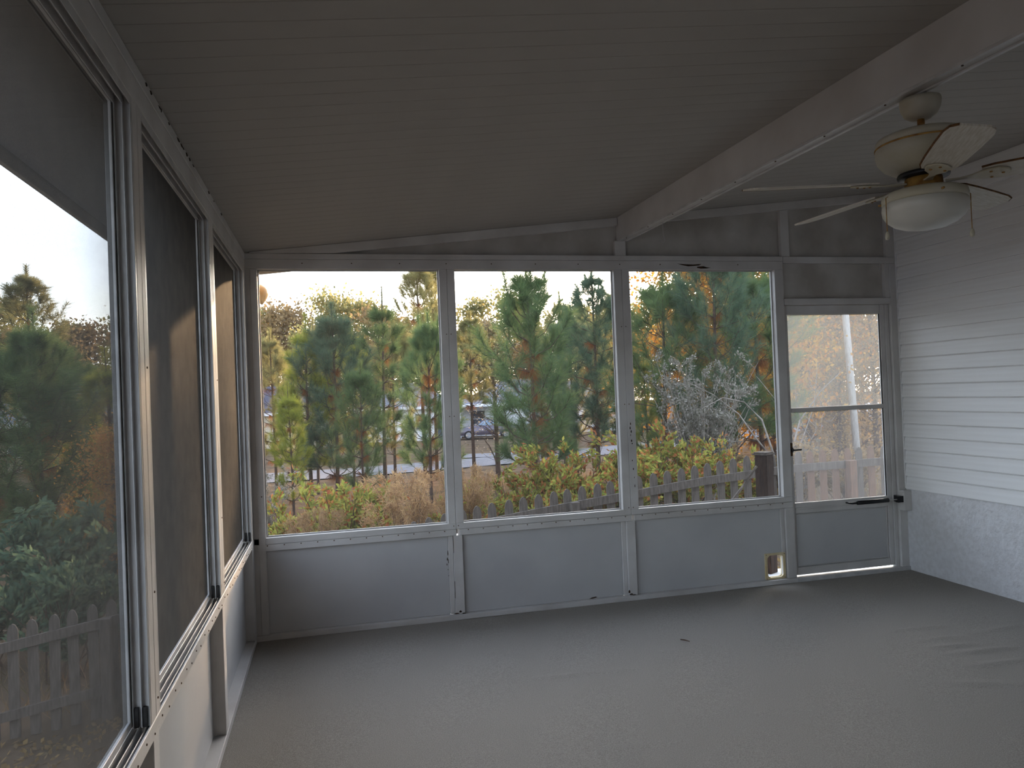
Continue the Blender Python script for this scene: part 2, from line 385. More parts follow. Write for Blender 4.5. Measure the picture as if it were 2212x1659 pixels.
# ------------------------------------------------------------------ far wall (y = 0)
def screw_row(parent, xs, y, z, r=.004):
    me = MB().lathe([(r, 0), (r, -.002), (r*.4, -.0028)], (0, 0, 0), 8, 'y').mesh('screw', M['screw'])
    for x in xs: link('screw', me, parent, (x, y, z))

def build_far_wall():
    wall = structure('wall_back', 'white framed screen wall with kick panels facing the pine trees', 'wall')
    T = 0.07
    bp = lambda n, *a, m='white', b=.002: box_part(n, M[m], wall, *a, bevel=b)
    # posts
    bp('corner_post', -.02, .073, 0, T, 0, HB)
    bp('corner_strip', .03, .0705, -.006, 0, 0.036, HB-.001)
    for a, b in ((1.2294, 1.3332), (2.4724, 2.5907), (3.7519, 3.8245)):
        mid = (a+b)/2
        if b < 3.8:
            bp('post', a, mid-.0008, 0, T, SB, HB); bp('post', mid+.0008, b, 0, T, SB, HB)
        else:
            bp('post', a, b, 0, T, SB, HB)
    bp('jamb_post', 4.757, 4.8265, -.004, T, 0, HB+.05)
    # header in two strips, top rail over the door
    bp('header', .0, 3.8245, 0, T, HB, 2.398)
    bp('header_strip', .0, 3.8245, -.004, T, 2.3992, 2.434)
    bp('header_strip', 3.8255, 4.8265, -.004, T, 2.387, 2.434)
    # sill in two strips
    ends = [(.0, 1.2805), (1.2820, 2.5305), (2.5320, 3.8245)]
    for a, b in ends:
        bp('sill', a+.0, b, 0, T, .598, SB)
        bp('sill_strip', a+.02, b, -.005, T, .556, .5968)
    # lower posts, kick panels, base plate
    for a, b in ((.028, .060), (1.257, 1.320), (2.491, 2.556), (3.7565, 3.830)):
        bp('lower_post', a, b, -.005, T, .034, .5555)
    for a, b in ((1.225, 1.256), (2.458, 2.490), (3.725, 3.7555)):
        bp('panel_strip', a, b, .012, .03, .036, .5555)
    for a, b in ((.0605, 1.2245), (1.3205, 2.4575)):
        bp('kick_panel', a, b, .020, .034, .034, .5555, m='panel')
    # third kick panel has the pet door hole in it
    k = MB(); x0, x1, z0, z1 = 2.5565, 3.7245, .034, .5555; hx0, hx1, hz0, hz1 = 3.592, 3.7245, .044, .214
    k.box(x0, hx0, .020, .034, z0, z1).box(hx0, x1, .020, .034, hz1, z1).box(hx0, x1, .020, .034, z0, hz0)
    k.build('kick_panel', M['panel'], wall)
    bp('base_plate', .0, 3.83, -.018, T, 0, .033)
    bp('threshold', 3.8305, 4.8265, -.018, T+.02, 0, .030, m='alu')
    # screws on the sill and the posts
    for a, b in ends: screw_row(wall, np.arange(a+.08, b-.02, .102), -.005, .590)
    screw_row(wall, [.056]*3, -.006, .9); 
    for z in (.62, 1.35, 1.9):
        screw_row(wall, [1.2655, 1.296], 0, z, .0035); screw_row(wall, [2.515, 2.548], 0, z+.03, .0035)
    screw_row(wall, np.arange(.35, 3.7, .31), 0, 2.372, .004)
    # transom above the door and its frame
    bp('transom_panel', 3.826, 4.717, .030, .044, 2.118, 2.387, m='gable')
    bp('transom_strip', 4.716, 4.757, .0, T, 2.118, 2.387)
    bp('door_head', 3.826, 4.757, -.004, T, 2.070, 2.1175)
    # gable: panels, posts, rake trim
    def gpanel(a, b):
        MB().prism([(a, 2.4345), (b, 2.4345), (b, zc(b)-.001), (a, zc(a)-.001)], 'y', .030, .044).build('gable_panel', M['gable'], wall)
    for a, b in ((.01, 2.5145), (2.571, 3.817), (3.889, 4.74)): gpanel(a, b)
    for a, b in ((2.49, 2.5705), (3.8175, 3.8885), (4.7405, 4.8265)):
        top = (lambda x: min(zc(x)-.062, 2.539 if x < 2.6 else 9))
        MB().prism([(a, 2.4345), (b, 2.4345), (b, top(b)), (a, top(a))], 'y', -.0, T).build('gable_post', M['white'], wall, .002)
    for a, b in ((.03, 2.512), (2.586, 4.8265)):
        lo = lambda x: max(zc(x)-.060, 2.4345)
        pts = [(a, lo(a)), ((.55 if a < .5 else (a+b)/2), lo(.55 if a < .5 else (a+b)/2)), (b, lo(b)), (b, zc(b)-.0015), (a, zc(a)-.0015)]
        MB().prism(pts, 'y', -.008, .028).build('rake_trim', M['white'], wall, .0015)
    # paint chips and rot: thin irregular patches of bare wood
    def chip(pts, y=-.0008):
        MB().prism(pts, 'y', y, y+.0007).build('paint_chip', M['chip'], wall)
    chip([(2.963, 2.379), (3.02, 2.374), (3.09, 2.372), (3.155, 2.376), (3.14, 2.366), (3.10, 2.362), (3.05, 2.359), (3.01, 2.366)])
    chip([(3.12, 2.356), (3.17, 2.360), (3.20, 2.352), (3.23, 2.351), (3.20, 2.344), (3.15, 2.342), (3.12, 2.348)])
    rnd = random.Random(5)
    for cx, z in [(2.553, 1.24), (2.549, 1.21), (2.556, 1.185), (2.551, 1.16), (2.556, 1.12), (2.560, 1.10), (2.556, .98), (2.561, .92), (2.566, .86), (2.567, .80)]:
        w = rnd.uniform(.002, .005); h = rnd.uniform(.004, .012)
        chip([(cx-w, z), (cx-w*.2, z-h), (cx+w, z-h*.4), (cx+w*.6, z+h), (cx-w*.5, z+h*.8)])
    for cx, z, w, h in [(1.222, .44, .003, .02), (1.217, .40, .004, .012), (1.2235, .385, .003, .016), (1.213, .365, .003, .008), (1.219, .33, .002, .005), (1.221, .29, .002, .004)]:
        chip([(cx-w, z-h*.4), (cx, z-h), (cx+w, z-h*.3), (cx+w*.4, z+h), (cx-w*.6, z+h*.7)], .0192)
    for cx, z, w, h in [(1.262, .040, .02, .006), (1.288, .050, .010, .010), (1.31, .037, .014, .005), (2.492, .060, .008, .016), (2.506, .042, .016, .008), (2.528, .037, .016, .004)]:
        chip([(cx-w, z), (cx-w*.3, z-h*.5), (cx+w, z-h*.3), (cx+w*.7, z+h*.5), (cx, z+h), (cx-w*.7, z+h*.4)], -.0062)
    chip([(2.20, .034), (2.23, .0345), (2.262, .041), (2.25, .046), (2.22, .043)], .0192)
    for z in (.5, .2):
        chip([(1.2555, z-.06), (1.2585, z-.055), (1.2588, z+.05), (1.2558, z+.06)], -.0062)
    # screened openings
    for i, (a, b) in enumerate(((.0728, 1.2294), (1.3332, 2.4724), (2.5907, 3.7519))):
        lab = ['screened opening next to the corner with the dish-shaped lamp hood', 'middle screened opening of the far wall', 'screened opening beside the glazed door'][i]
        wd = structure('window_%d' % (i+1), lab, 'window')
        wire_screen('screen', wd, 'y', .045, a+.001, b-.001, SB+.001, HB-.001, .0017, .00030, M['wire'])
        for x0_, x1_ in ((a+.0005, a+.008), (b-.008, b-.0005)): box_part('screen_spline', M['alu'], wd, x0_, x1_, .040, .050, SB+.001, HB-.001, .001)
        for z0_, z1_ in ((SB+.0005, SB+.008), (HB-.008, HB-.0005)): box_part('screen_spline', M['alu'], wd, a+.0085, b-.0085, .040, .050, z0_, z1_, .001)
build_far_wall()

# ------------------------------------------------------------------ glazed door beside the house wall
def build_door():
    d = structure('door_1', 'white storm door with two glass panes and a solid kick panel', 'door')
    m = M['white']; y0, y1 = .022, .052
    bp = lambda n, *a, mm=m, par=d: box_part(n, mm, par, *a, bevel=.002)
    xl, xr = 3.829, 4.752
    bp('stile', xl, 3.858, y0, y1, .042, 2.067)
    bp('stile', 4.674, 4.716, y0, y1, .042, 2.067); bp('hinge_rail', 4.7175, xr, y0-.006, y1, .0305, 2.068)
    bp('top_rail', 3.859, 4.673, y0, y1, 1.998, 2.067)
    bp('middle_rail', 3.859, 4.673, y0-.004, y1, 1.262, 1.294)
    bp('lower_rail', 3.859, 4.673, y0, y1, .502, .580)
    bp('rail_moulding', 3.859, 4.673, y0-.007, y0-.0005, .532, .546)
    bp('bottom_rail', 3.859, 4.673, y0, y1, .042, .098)
    bp('kick_panel', 3.859, 4.673, y0+.012, y1-.006, .0985, .5015, mm=M['panel'])
    for x in (3.864, 4.660): bp('panel_bead', x, x+.006, y0+.006, y0+.0118, .0985, .5015)
    for z in (.104, .490): bp('panel_bead', 3.871, 4.659, y0+.006, y0+.0118, z, z+.006)
    a = bp('glass_pane', 3.8585, 4.6735, .036, .040, 1.2945, 1.9975, mm=M['glass_up']); a['label'] = 'dusty upper glass pane'
    b = bp('glass_pane', 3.8585, 4.6735, .036, .040, .5805, 1.2615, mm=M['glass_lo']); b['label'] = 'clearer lower glass pane'
    for x0_, x1_, z0_, z1_ in ((4.667, 4.6735, 1.2945, 1.9975), (4.667, 4.6735, .5805, 1.2615), (3.8585, 3.863, 1.2945, 1.9975), (3.8585, 3.863, .5805, 1.2615)):
        bp('glazing_bead', x0_, x1_, .028, .0355, z0_, z1_, mm=M['rubber'])
    la = MB(); la.box(3.8585-.02, 3.8585-.004, y0-.006, y0-.0005, .935, 1.035)
    lt = la.build('latch_plate', M['brass'], d, .001)
    MB().tube([(3.846, y0-.006, .983), (3.846, y0-.045, .983), (3.885, y0-.050, .985), (3.896, y0-.049, .985)], [.009, .007, .0065, .008], 10).build('latch_lever', M['black'], lt, smooth=True)
    MB().box(3.838, 3.854, y0-.02, y0-.006, .965, 1.0).build('latch_body', M['black'], lt, .003)
    # door closer: separate thing screwed to door and jamb
    c = empty('door_closer', (4.33, -.045, .556)); tag(c, 'black tube door closer across the door below the glass', 'door closer')
    def cp(n, mb, mm, par=c, sm=True):
        o = mb.build(n, mm, par, smooth=sm); o.location = (-4.33, .045, -.556); return o
    cp('cylinder', MB().lathe([(.010, 4.345), (.0165, 4.347), (.0165, 4.62), (.010, 4.625)], (0, -.045, .558), 16, 'x'), M['black'])
    cp('rod', MB().tube([(4.62, -.045, .558), (4.712, -.045, .558)], .0045, 8), M['alu'])
    cp('door_bracket', MB().tube([(4.35, -.045, .557), (4.30, -.045, .556), (4.292, .012, .556)], [.009, .007, .007], 8), M['black'])
    cp('jamb_bracket', MB().box(4.700, 4.748, -.058, -.030, .535, .583).box(4.722, 4.748, -.030, .0155, .535, .583), M['black'], sm=False)
    bx = MB().box(4.752, 4.826, -.058, -.0045, .468, .622).build('junction_box', M['white'], None, .004)
    tag(bx, 'small blank white box on the corner jamb at the closer end', 'box')
build_door()

# ------------------------------------------------------------------ pet door
def build_pet_door():
    p = empty('pet_door', (3.66, .02, .126)); tag(p, 'cream plastic pet door frame low in the white kick panel', 'pet door')
    def ring(x0, x1, z0, z1, r, n=6):
        pts = []
        for cx, cz, a0 in ((x1-r, z1-r, 0), (x0+r, z1-r, 90), (x0+r, z0+r, 180), (x1-r, z0+r, 270)):
            for k in range(n+1):
                a = math.radians(a0+90*k/n); pts.append((cx+r*math.cos(a), cz+r*math.sin(a)))
        return pts
    o = ring(3.579, 3.747, .036, .227, .008); i = ring(3.597, 3.728, .049, .212, .028); n = len(o)
    for (ya, yb, nm) in ((.008, .0195, 'inner_frame'), (.0345, .044, 'outer_frame')):
        v = []
        for y in (ya, yb): v += [(x, y, z) for x, z in o] + [(x, y, z) for x, z in i]
        f = []
        for k in range(n):
            j = (k+1) % n
            f += [(k, j, n+j, n+k), (2*n+k, 3*n+k, 3*n+j, 2*n+j), (k, 2*n+k, 2*n+j, j), (n+k, n+j, 3*n+j, 3*n+k)]
        q = MB().add(v, f).build(nm, M['cream'], p); q.location = (-3.66, -.02, -.126)
    me = MB().lathe([(.003, 0), (.003, -.002), (.001, -.003)], (0, 0, 0), 8, 'y').mesh('screw', M['screw'])
    for x, z in ((3.588, .218), (3.738, .218), (3.588, .043), (3.738, .043)): link('screw', me, p, (x-3.66, .008-.02, z-.126))
build_pet_door()

# ------------------------------------------------------------------ left wall (x = 0), sliding screen windows
POSTS = [(-1.455, -1.344), (-2.79, -2.692), (-4.13, -4.03), (-5.47, -5.37)]
def build_left_wall():
    wall = structure('wall_left', 'white framed wall of tall sliding screens over low kick panels', 'wall')
    bp = lambda n, *a, m='white', b=.002: box_part(n, M[m], wall, *a, bevel=b)
    T = -.067
    zl, zs = 2.3258, .645
    ya, yb = Y0, -.0005
    bp('header', T, 0, ya, yb, zl, 2.395); bp('header_strip', T, .003, ya, yb, 2.396, 2.436)
    bp('sill_face', -.006, .001, ya, yb, .598, zs)
    bp('sill_base', T, -.0065, ya, yb, .598, .618)
    for i, x in enumerate((-.0135, -.031, -.049)): bp('sill_track', x-.0022, x, ya, yb, .618, .642, m='alu')
    bp('base_plate', T, 0, ya, yb, 0, .036)
    bp('corner_post', T, 0, -.108, -.0005, .036, zl)
    for (a, b) in POSTS:
        mid = a+.055
        bp('post', T, 0, a, mid-.0008, zs+.0005, zl); bp('post', T, .0, mid+.0008, b, zs+.0005, zl)
        bp('lower_post', -.058, -.001, a+.02, b-.012, .0365, .5975)
    bp('end_post', T, 0, Y0, Y0+.07, .0365, zl)
    # kick panels
    edges = [-.108] + [e for a, b in POSTS for e in (b-.012, a+.02)] + [Y0+.07]
    for k in range(0, len(edges), 2):
        bp('kick_panel', -.064, -.054, edges[k+1]+.0005, edges[k]-.0005, .0365, .5975, m='panel')
    # screws along the sill face
    me = MB().lathe([(.0032, 0), (.0032, .0018), (.001, .0026)], (0, 0, 0), 8, 'x').mesh('screw', M['screw'])
    for k, y in enumerate(np.arange(-.16, -4.9, -.093)): link('screw', me, wall, (.001, y, .612+.012*(k % 2)))
    for (a, b) in POSTS[:2]:
        for z in (.69, .98, 1.6): link('screw', me, wall, (0, b-.02, z))
    # dark chips along the header joint under the ceiling
    rnd = random.Random(3)
    for y in (-2.62, -2.56, -2.44, -2.42, -2.30, -2.14, -2.08, -2.05, -1.98, -1.92, -1.84, -1.45, -1.30, -1.05, -3.2):
        L = rnd.uniform(.008, .03); h = rnd.uniform(.004, .010); z = 2.428
        MB().prism([(y-L, z), (y-L*.3, z-h), (y+L*.6, z-h*.6), (y+L, z+h*.3), (y, z+h*.6)], 'x', .0032, .0040).build('paint_chip', M['chip'], wall)
    # openings
    ops = []
    prev = -.108
    for a, b in POSTS: ops.append((b, prev)); prev = a
    ops.append((Y0+.07, prev))
    labs = ['narrow-looking sliding screen window nearest the far corner', 'sliding screen window between the two tall aluminium posts', 'largest sliding screen window nearest the viewer', 'sliding screen window beside the viewpoint', 'sliding screen window behind the viewpoint']
    for i, (a, b) in enumerate(ops):
        w = structure('window_%d' % (i+4), labs[i], 'window')
        wp = lambda n, *q, m='alu': box_part(n, M[m], w, *q, bevel=.001)
        a += .0005; b -= .0005
        # jamb channels: ribs along both jambs and the head
        for x0_, x1_ in ((-.0225, -.0195), (-.0435, -.0405), (-.066, -.062), (-.0025, -.0005)):
            wp('jamb_rib', x0_, x1_, b-.013, b, zs+.002, zl-.0005)
            wp('jamb_rib', x0_, x1_, a, a+.013, zs+.002, zl-.0005)
            wp('head_rib', x0_, x1_, a+.0135, b-.0135, zl-.026, zl-.0005)
        # sliding sash with its screen
        fx0, fx1 = -.060, -.046; s = .020
        wp('sash_stile', fx0, fx1, a+.001, a+s, zs+.004, zl-.004); wp('sash_stile', fx0, fx1, b-s, b-.001, zs+.004, zl-.004)
        wp('sash_rail', fx0, fx1, a+s, b-s, zs+.004, zs+.024); wp('sash_rail', fx0, fx1, a+s, b-s, zl-.024, zl-.004)
        for xx in (-.034, -.013): wp('track_stop', xx-.006, xx+.005, b-.010, b-.001, zs+.002, zs+.055, m='rubber')
        wire_screen('screen', w, 'x', -.053, a+s, b-s, zs+.024, zl-.024, .0016, .00035, M['wire_dk'])
build_left_wall()

# ------------------------------------------------------------------ right wall: lap siding above rough stucco
def build_right_wall():
    wall = structure('wall_right', 'white lap siding over peeling stucco on the house side', 'wall')
    box_part('sheathing', M['stucco'], wall, W+.006, W+.16, Y0-.1, .07, 0, zc(W)+.02, 0)
    # rough stucco base: displaced grid
    ny, nz = 420, 40
    ys = np.linspace(Y0, -.001, ny+1); zs = np.linspace(0, .632, nz+1)
    Yg, Zg = np.meshgrid(ys, zs); rs = np.random.RandomState(4)
    X = np.zeros_like(Yg)
    for _ in range(26):
        ky, kz, ph = rs.uniform(-28, 28), rs.uniform(-34, 34), rs.uniform(0, 6.28); X += rs.uniform(.0002, .0007)*np.sin(ky*Yg+kz*Zg+ph)
    for _ in range(420):
        cy, cz = rs.uniform(-3.2, -.15), rs.uniform(.03, .6); a = rs.uniform(0, 3.14); s1, s2 = rs.uniform(.012, .04), rs.uniform(.006, .012)
        m_ = (np.abs(Yg-cy) < .12) & (np.abs(Zg-cz) < .12)
        dy, dz = (Yg-cy)[m_], (Zg-cz)[m_]
        u = dy*math.cos(a)+dz*math.sin(a); v = -dy*math.sin(a)+dz*math.cos(a)
        X[m_] += -rs.uniform(.002, .007)*np.exp(-(u/s1)**2-(v/s2)**2)
    X += W - .004 + .003*np.sin(Yg*1.9)*(1-Zg/.7)
    V = np.stack([X, Yg, Zg], -1).reshape(-1, 3)
    i = np.arange(nz)[:, None]*(ny+1)+np.arange(ny)[None, :]
    F = np.stack([i, i+ny+1, i+ny+2, i+1], -1).reshape(-1, 4)
    me = raw_mesh('stucco_base', V, F, M['stucco']); me.polygons.foreach_set('use_smooth', [True]*len(me.polygons))
    tag(link('stucco_base', me, wall), 'rough peeling white stucco')
    p = .1016
    me = MB().prism([(W+.005, 0), (W-.0150, 0), (W-.0160, .004), (W-.003, p-.009), (W+.003, p-.009), (W+.003, p-.0002), (W+.005, p-.0002)], 'y', Y0, -.012).mesh('siding_board', M['siding'])
    z = .629
    while z + p < zc(W):
        link('siding_board', me, wall, (0, 0, z)); z += p
    MB().prism([(W+.005, 0), (W-.012, 0), (W-.010, zc(W)-z-.002), (W+.005, zc(W)-z-.002)], 'y', Y0, -.012).build('siding_board', M['siding'], wall, loc=(0, 0, z))
    box_part('corner_channel', M['siding'], wall, W-.016, W+.004, -.0115, -.0008, .633, zc(W)-.07, .001)
build_right_wall()

# ------------------------------------------------------------------ wall behind the camera
def build_front_wall():
    wall = structure('wall_front', 'plain tan boarded wall behind the viewpoint', 'wall')
    n = 24; w = (W+.1)/n
    for k in range(n):
        x0 = -.07+k*w
        MB().prism([(x0, 0), (x0+w-.003, 0), (x0+w-.003, zc(x0+w)), (x0, zc(x0))], 'y', Y0-.06, Y0-.002).build('wall_board', M['house_tan'], wall)  # unseen wall, coloured tan to cut the fill light indoors
build_front_wall()

# ------------------------------------------------------------------ ceiling fan
def build_fan():
    C = Vector((2.636, -2.665, 0))
    f = empty('ceiling_fan', (C.x, C.y, 2.515)); tag(f, 'cream five-blade ceiling fan with frosted bowl light hanging from the beam', 'ceiling fan')
    def p(n, mb, m, par=f, smooth=True):
        o = mb.build(n, m, par, smooth=smooth)
        o.location = (0, 0, -2.515) if par is f else (0, 0, 0)
        return o
    p('canopy', MB().lathe([(.040, 2.512), (.068, 2.512), (.070, 2.500), (.066, 2.475), (.054, 2.452), (.036, 2.440), (.020, 2.437)], n=32), M['fan'])
    p('downrod', MB().lathe([(.0125, 2.445), (.0125, 2.395)], n=16), M['fan_rust'])
    p('coupler', MB().lathe([(.014, 2.412), (.022, 2.408), (.030, 2.396), (.044, 2.386), (.052, 2.378)], n=24), M['fan_rust'])
    ho = p('motor_housing', MB().lathe([(.05, 2.384), (.130, 2.380), (.150, 2.372), (.156, 2.362), (.156, 2.352), (.152, 2.347), (.157, 2.340), (.158, 2.318), (.152, 2.292), (.132, 2.266), (.100, 2.246), (.070, 2.238)], n=40), M['fan'])
    p('housing_band', MB().lathe([(.157, 2.3445), (.1595, 2.3425), (.1595, 2.3395), (.157, 2.3375)], n=40), M['fan_rust'], ho)
    p('flywheel', MB().lathe([(.05, 2.2385), (.085, 2.2385), (.088, 2.230), (.085, 2.222), (.05, 2.222)], n=28), M['black'])
    p('switch_cup', MB().lathe([(.045, 2.222), (.062, 2.220), (.064, 2.190), (.072, 2.178), (.072, 2.172)], n=28), M['fan_rust'])
    fit = p('light_fitter', MB().lathe([(.07, 2.176), (.125, 2.172), (.140, 2.164), (.143, 2.150), (.143, 2.136), (.138, 2.132)], n=40), M['fan'])
    p('glass_bowl', MB().lathe([(.136, 2.135), (.142, 2.128), (.144, 2.112), (.140, 2.092), (.128, 2.072), (.106, 2.054), (.076, 2.041), (.040, 2.034), (.012, 2.032)], n=40), M['bowl'])
    for a in (10, 130, 250):
        t = math.radians(a); c = Vector((.143*math.cos(t), .143*math.sin(t), 2.146))
        p('thumb_screw', MB().tube([c, c*1.0+Vector((.012*math.cos(t), .012*math.sin(t), 0))], .004, 8), M['fan_rust'], fit)
    # blades: 72 degrees apart, pitched and slightly drooping
    bl = MB(); R0, R1 = .185, .655; N = 10; vt = []
    prof = [(0, .046), (.08, .056), (.3, .062), (.6, .066), (.85, .067), (.95, .060), (1.0, .040)]
    for t, hw in prof:
        r = R0+(R1-R0)*t; dz = -.004*t
        for y, z in ((-hw, .003), (hw, .003), (hw, -.003), (-hw, -.003)): vt.append((r, y, z+dz))
    fc = [(3, 2, 1, 0)]
    for i in range(len(prof)-1):
        for k in range(4): fc.append((i*4+k, i*4+(k+1) % 4, (i+1)*4+(k+1) % 4, (i+1)*4+k))
    e = (len(prof)-1)*4; fc.append((e, e+1, e+2, e+3))
    pm = Matrix.Rotation(math.radians(-12), 4, 'X')
    bl.v = [tuple(pm @ Vector(q)) for q in vt]; bl.f = fc
    bme = bl.mesh('blade', M['blade'])
    ed = MB()
    for sgn in (-1,):
        ed.tube([tuple(pm @ Vector((R0+(R1-R0)*t, sgn*hw, .0+(-.004*t)))) for t, hw in prof], .0038, 6)
    eme = ed.mesh('dusty_edge', M['blade_edge'])
    ir = MB(); ir.prism([(.070, -.016), (.115, -.010), (.150, -.012), (.185, -.034), (.235, -.040), (.262, -.020), (.268, 0), (.262, .020), (.235, .040), (.185, .034), (.150, .012), (.115, .010), (.070, .016)], 'z', -.0105, -.0045)
    ir.v = [tuple(pm @ Vector(q)) if q[0] > .12 else q for q in ir.v]
    ime = ir.mesh('blade_iron', M['fan'], .0015)
    sme = MB().lathe([(.005, -.0105), (.005, -.013), (.002, -.0145)], n=8).mesh('screw', M['fan_rust'])
    for a in (167, 95, 23, -49, -121):
        b = link('blade', bme, f, (0, 0, 2.205-2.515), (0, 0, math.radians(a)))
        link('dusty_edge', eme, b); i = link('blade_iron', ime, b)
        for x, y in ((.21, -.022), (.21, .022), (.245, 0)):
            q = pm @ Vector((x, y, 0)); link('screw', sme, b, q)
    # pull chains with bobs
    for a, L, nm in ((172, .13, 1), (-30, .135, 2)):
        t = math.radians(a); x, y = .150*math.cos(t), .150*math.sin(t)
        z0 = 2.155
        ch = p('pull_chain', MB().tube([(x*.93, y*.93, z0), (x, y, z0-.006), (x, y, z0-L)], .0016, 6), M['fan_rust'])
        p('chain_bob', MB().lathe([(.002, z0-L+.002), (.006, z0-L-.004), (.0085, z0-L-.016), (.007, z0-L-.026), (.002, z0-L-.030)], (x, y, 0), 12), M['fan'], ch)
build_fan()

# ------------------------------------------------------------------ small things indoors
def build_small():
    h = MB().tube([(2.567, -.62, 2.530), (2.567, -.62, 2.46), (2.572, -.62, 2.43), (2.577, -.62, 2.413), (2.568, -.62, 2.398), (2.556, -.62, 2.402), (2.554, -.62, 2.413)], .0022, 6)
    o = h.build('hanging_hook', M['alu'], None, smooth=True); tag(o, 'thin white wire hook hanging under the beam near the far wall', 'hook')
    c = MB().tube([(4.668, -.006, 2.386), (4.668, -.012, 2.378), (4.666, -.014, 2.350), (4.660, -.013, 2.335)], [.003, .005, .006, .004], 8)
    tag(c.build('cord_clip', M['white'], None, smooth=True), 'tiny white clip hanging under the strip above the door', 'clip')
    t = MB().tube([(2.44, -.895, .008), (2.455, -.918, .010), (2.474, -.943, .008)], [.003, .004, .0025], 6)
    tag(t.build('twig', M['stem'], None), 'small dark twig lying on the carpet', 'twig')
build_small()

# ================================================================== outdoors
def base_z(x): return float(np.interp(x, [-12, -9, -1.9, 1.47, 5.2, 9, 20], [-2.1, -2.0, -1.45, -.8, -.4, -.35, -.5]))
def gz(x, y):
    t = min(1, max(0, (y-3)/25)); t = t*t*(3-2*t)
    return base_z(x)*(1-t) + t*-1.75 - .006*max(0, y-30)

def build_ground():
    xs = np.concatenate([np.linspace(-160, -20, 15)[:-1], np.linspace(-20, 40, 61), np.linspace(40, 190, 16)[1:]])
    ys = np.concatenate([np.linspace(-14, 0, 8)[:-1], np.linspace(0, 60, 61), np.linspace(60, 260, 15)[1:]])
    V = []
    rs = np.random.RandomState(1)
    for y in ys:
        for x in xs:
            z = gz(x, y)
            if -1.0 < x < W+3 and y < 1.2: z -= .05
            V.append((x, y, z + (rs.uniform(-.03, .03) if y > 3.5 and abs(x) < 30 else 0)))
    nx = len(xs); i = np.arange(len(ys)-1)[:, None]*nx+np.arange(nx-1)[None, :]
    F = np.stack([i, i+1, i+nx+1, i+nx], -1).reshape(-1, 4)
    me = raw_mesh('ground', np.array(V), F, M['ground']); me.polygons.foreach_set('use_smooth', [True]*len(me.polygons))
    o = link('ground', me); tag(o, 'brown leaf-littered ground sloping away beyond the fence', 'ground', kind='structure')
    # road strip: follows the ground
    def strip(name, label, pts, w, m, dz=.03):
        V = []; n = len(pts)
        for k, (x, y) in enumerate(pts):
            a = Vector(pts[max(0, k-1)]); b = Vector(pts[min(n-1, k+1)]); d = (b-a).normalized(); s = Vector((-d.y, d.x))*w/2
            for q in ((x+s.x, y+s.y), (x-s.x, y-s.y)): V.append((q[0], q[1], gz(*q)+dz))
        F = [(2*k, 2*k+1, 2*k+3, 2*k+2) for k in range(n-1)]
        o = link(name, raw_mesh(name, np.array(V), np.array(F), m)); tag(o, label, 'road', kind='structure')
    strip('road', 'pale road running past the houses behind the pines', [(x, float(np.interp(x, [-60, 2, 12, 22, 30, 45, 90], [26, 29, 31.5, 36, 41, 50, 66]))) for x in np.linspace(-60, 90, 60)], 4.2, M['road'])
    strip('driveway', 'short pale driveway stub off the road below the parked car', [(8.2, 32.6), (8.5, 33.6), (8.9, 35.2)], 2.6, M['road'], .045)
build_ground()

# ------------------------------------------------------------------ picket fence
FY = 2.80
def ftop(x): return float(np.interp(x, [-4.5, -1.9, 0, 1.47, 2.07, 4.43, 5.2, 9], [-.78, -.37, -.03, .235, .33, .58, .665, .70]))
def build_fence():
    spans = [(-4.3, -1.55), (-1.55, .95), (.95, 3.45), (3.45, 5.72), (5.72, 6.55), (6.55, 8.9)]
    labs = ['weathered picket fence section down the slope seen through the near side screen', 'low picket fence section behind the corner of the porch',
            'picket fence section behind the middle screen, rail running downhill', 'picket fence section with rounded pickets behind the dark newel post',
            'short picket fence section seen through the door, beside a reddish post', 'picket fence section at the far edge of the door glass']
    W_, H_ = .089, 1.08
    def picket(m):
        hw = W_/2
        prof = [(-hw, 0), (hw, 0), (hw, H_-.075), (hw*.86, H_-.045), (hw*.5, H_-.012), (0, H_), (-hw*.5, H_-.012), (-hw*.86, H_-.045), (-hw, H_-.075)]
        return MB().prism(prof, 'y', 0, .018).mesh('picket', m)
    pg, pr = picket(M['fence']), picket(M['fence_red'])
    rnd = random.Random(8)
    x = -4.25; pick = []
    while x < 8.85: pick.append(x); x += .168
    for (a, b), lab in zip(spans, labs):
        f = empty('picket_fence', (a, FY, ftop(a)-H_)); tag(f, lab, 'fence', 'sections of the picket fence')
        for px in pick:
            if a <= px < b:
                red = px > 5.75 and rnd.random() < .45
                link('picket', pr if red else pg, f, (px-a, .042, ftop(px)-H_ - (ftop(a)-H_)), (0, rnd.uniform(-.012, .012), 0))
        za = ftop(a)-H_
        n = max(2, int((b-a)/.6)); xs_ = np.linspace(a, b-.002, n)
        for dz in (-.235, -.86):
            mb = MB(); v = []; fc = []
            for q in xs_:
                t = ftop(q)+dz-za
                v += [(q-a, .002, t), (q-a, .040, t), (q-a, .040, t+.088), (q-a, .002, t+.088)]
            for k in range(n-1):
                for e in range(4): fc.append((k*4+e, k*4+(e+1) % 4, (k+1)*4+(e+1) % 4, (k+1)*4+e))
            fc += [(3, 2, 1, 0), tuple((n-1)*4+e for e in range(4))]
            mb.add(v, fc).build('rail', M['fence'], f)
        xp = {0.95: 3.42, 3.45: 5.62, 5.72: 6.48}.get(a, b-.05)
        if a == .95: xp = 3.02
        t = ftop(xp)-.14-za
        MB().box(xp-a-.045, xp-a+.045, -.088, .0015, -.12, t).build('fence_post', M['fence_red'] if a > 5.5 else M['fence'], f, .004)
build_fence()

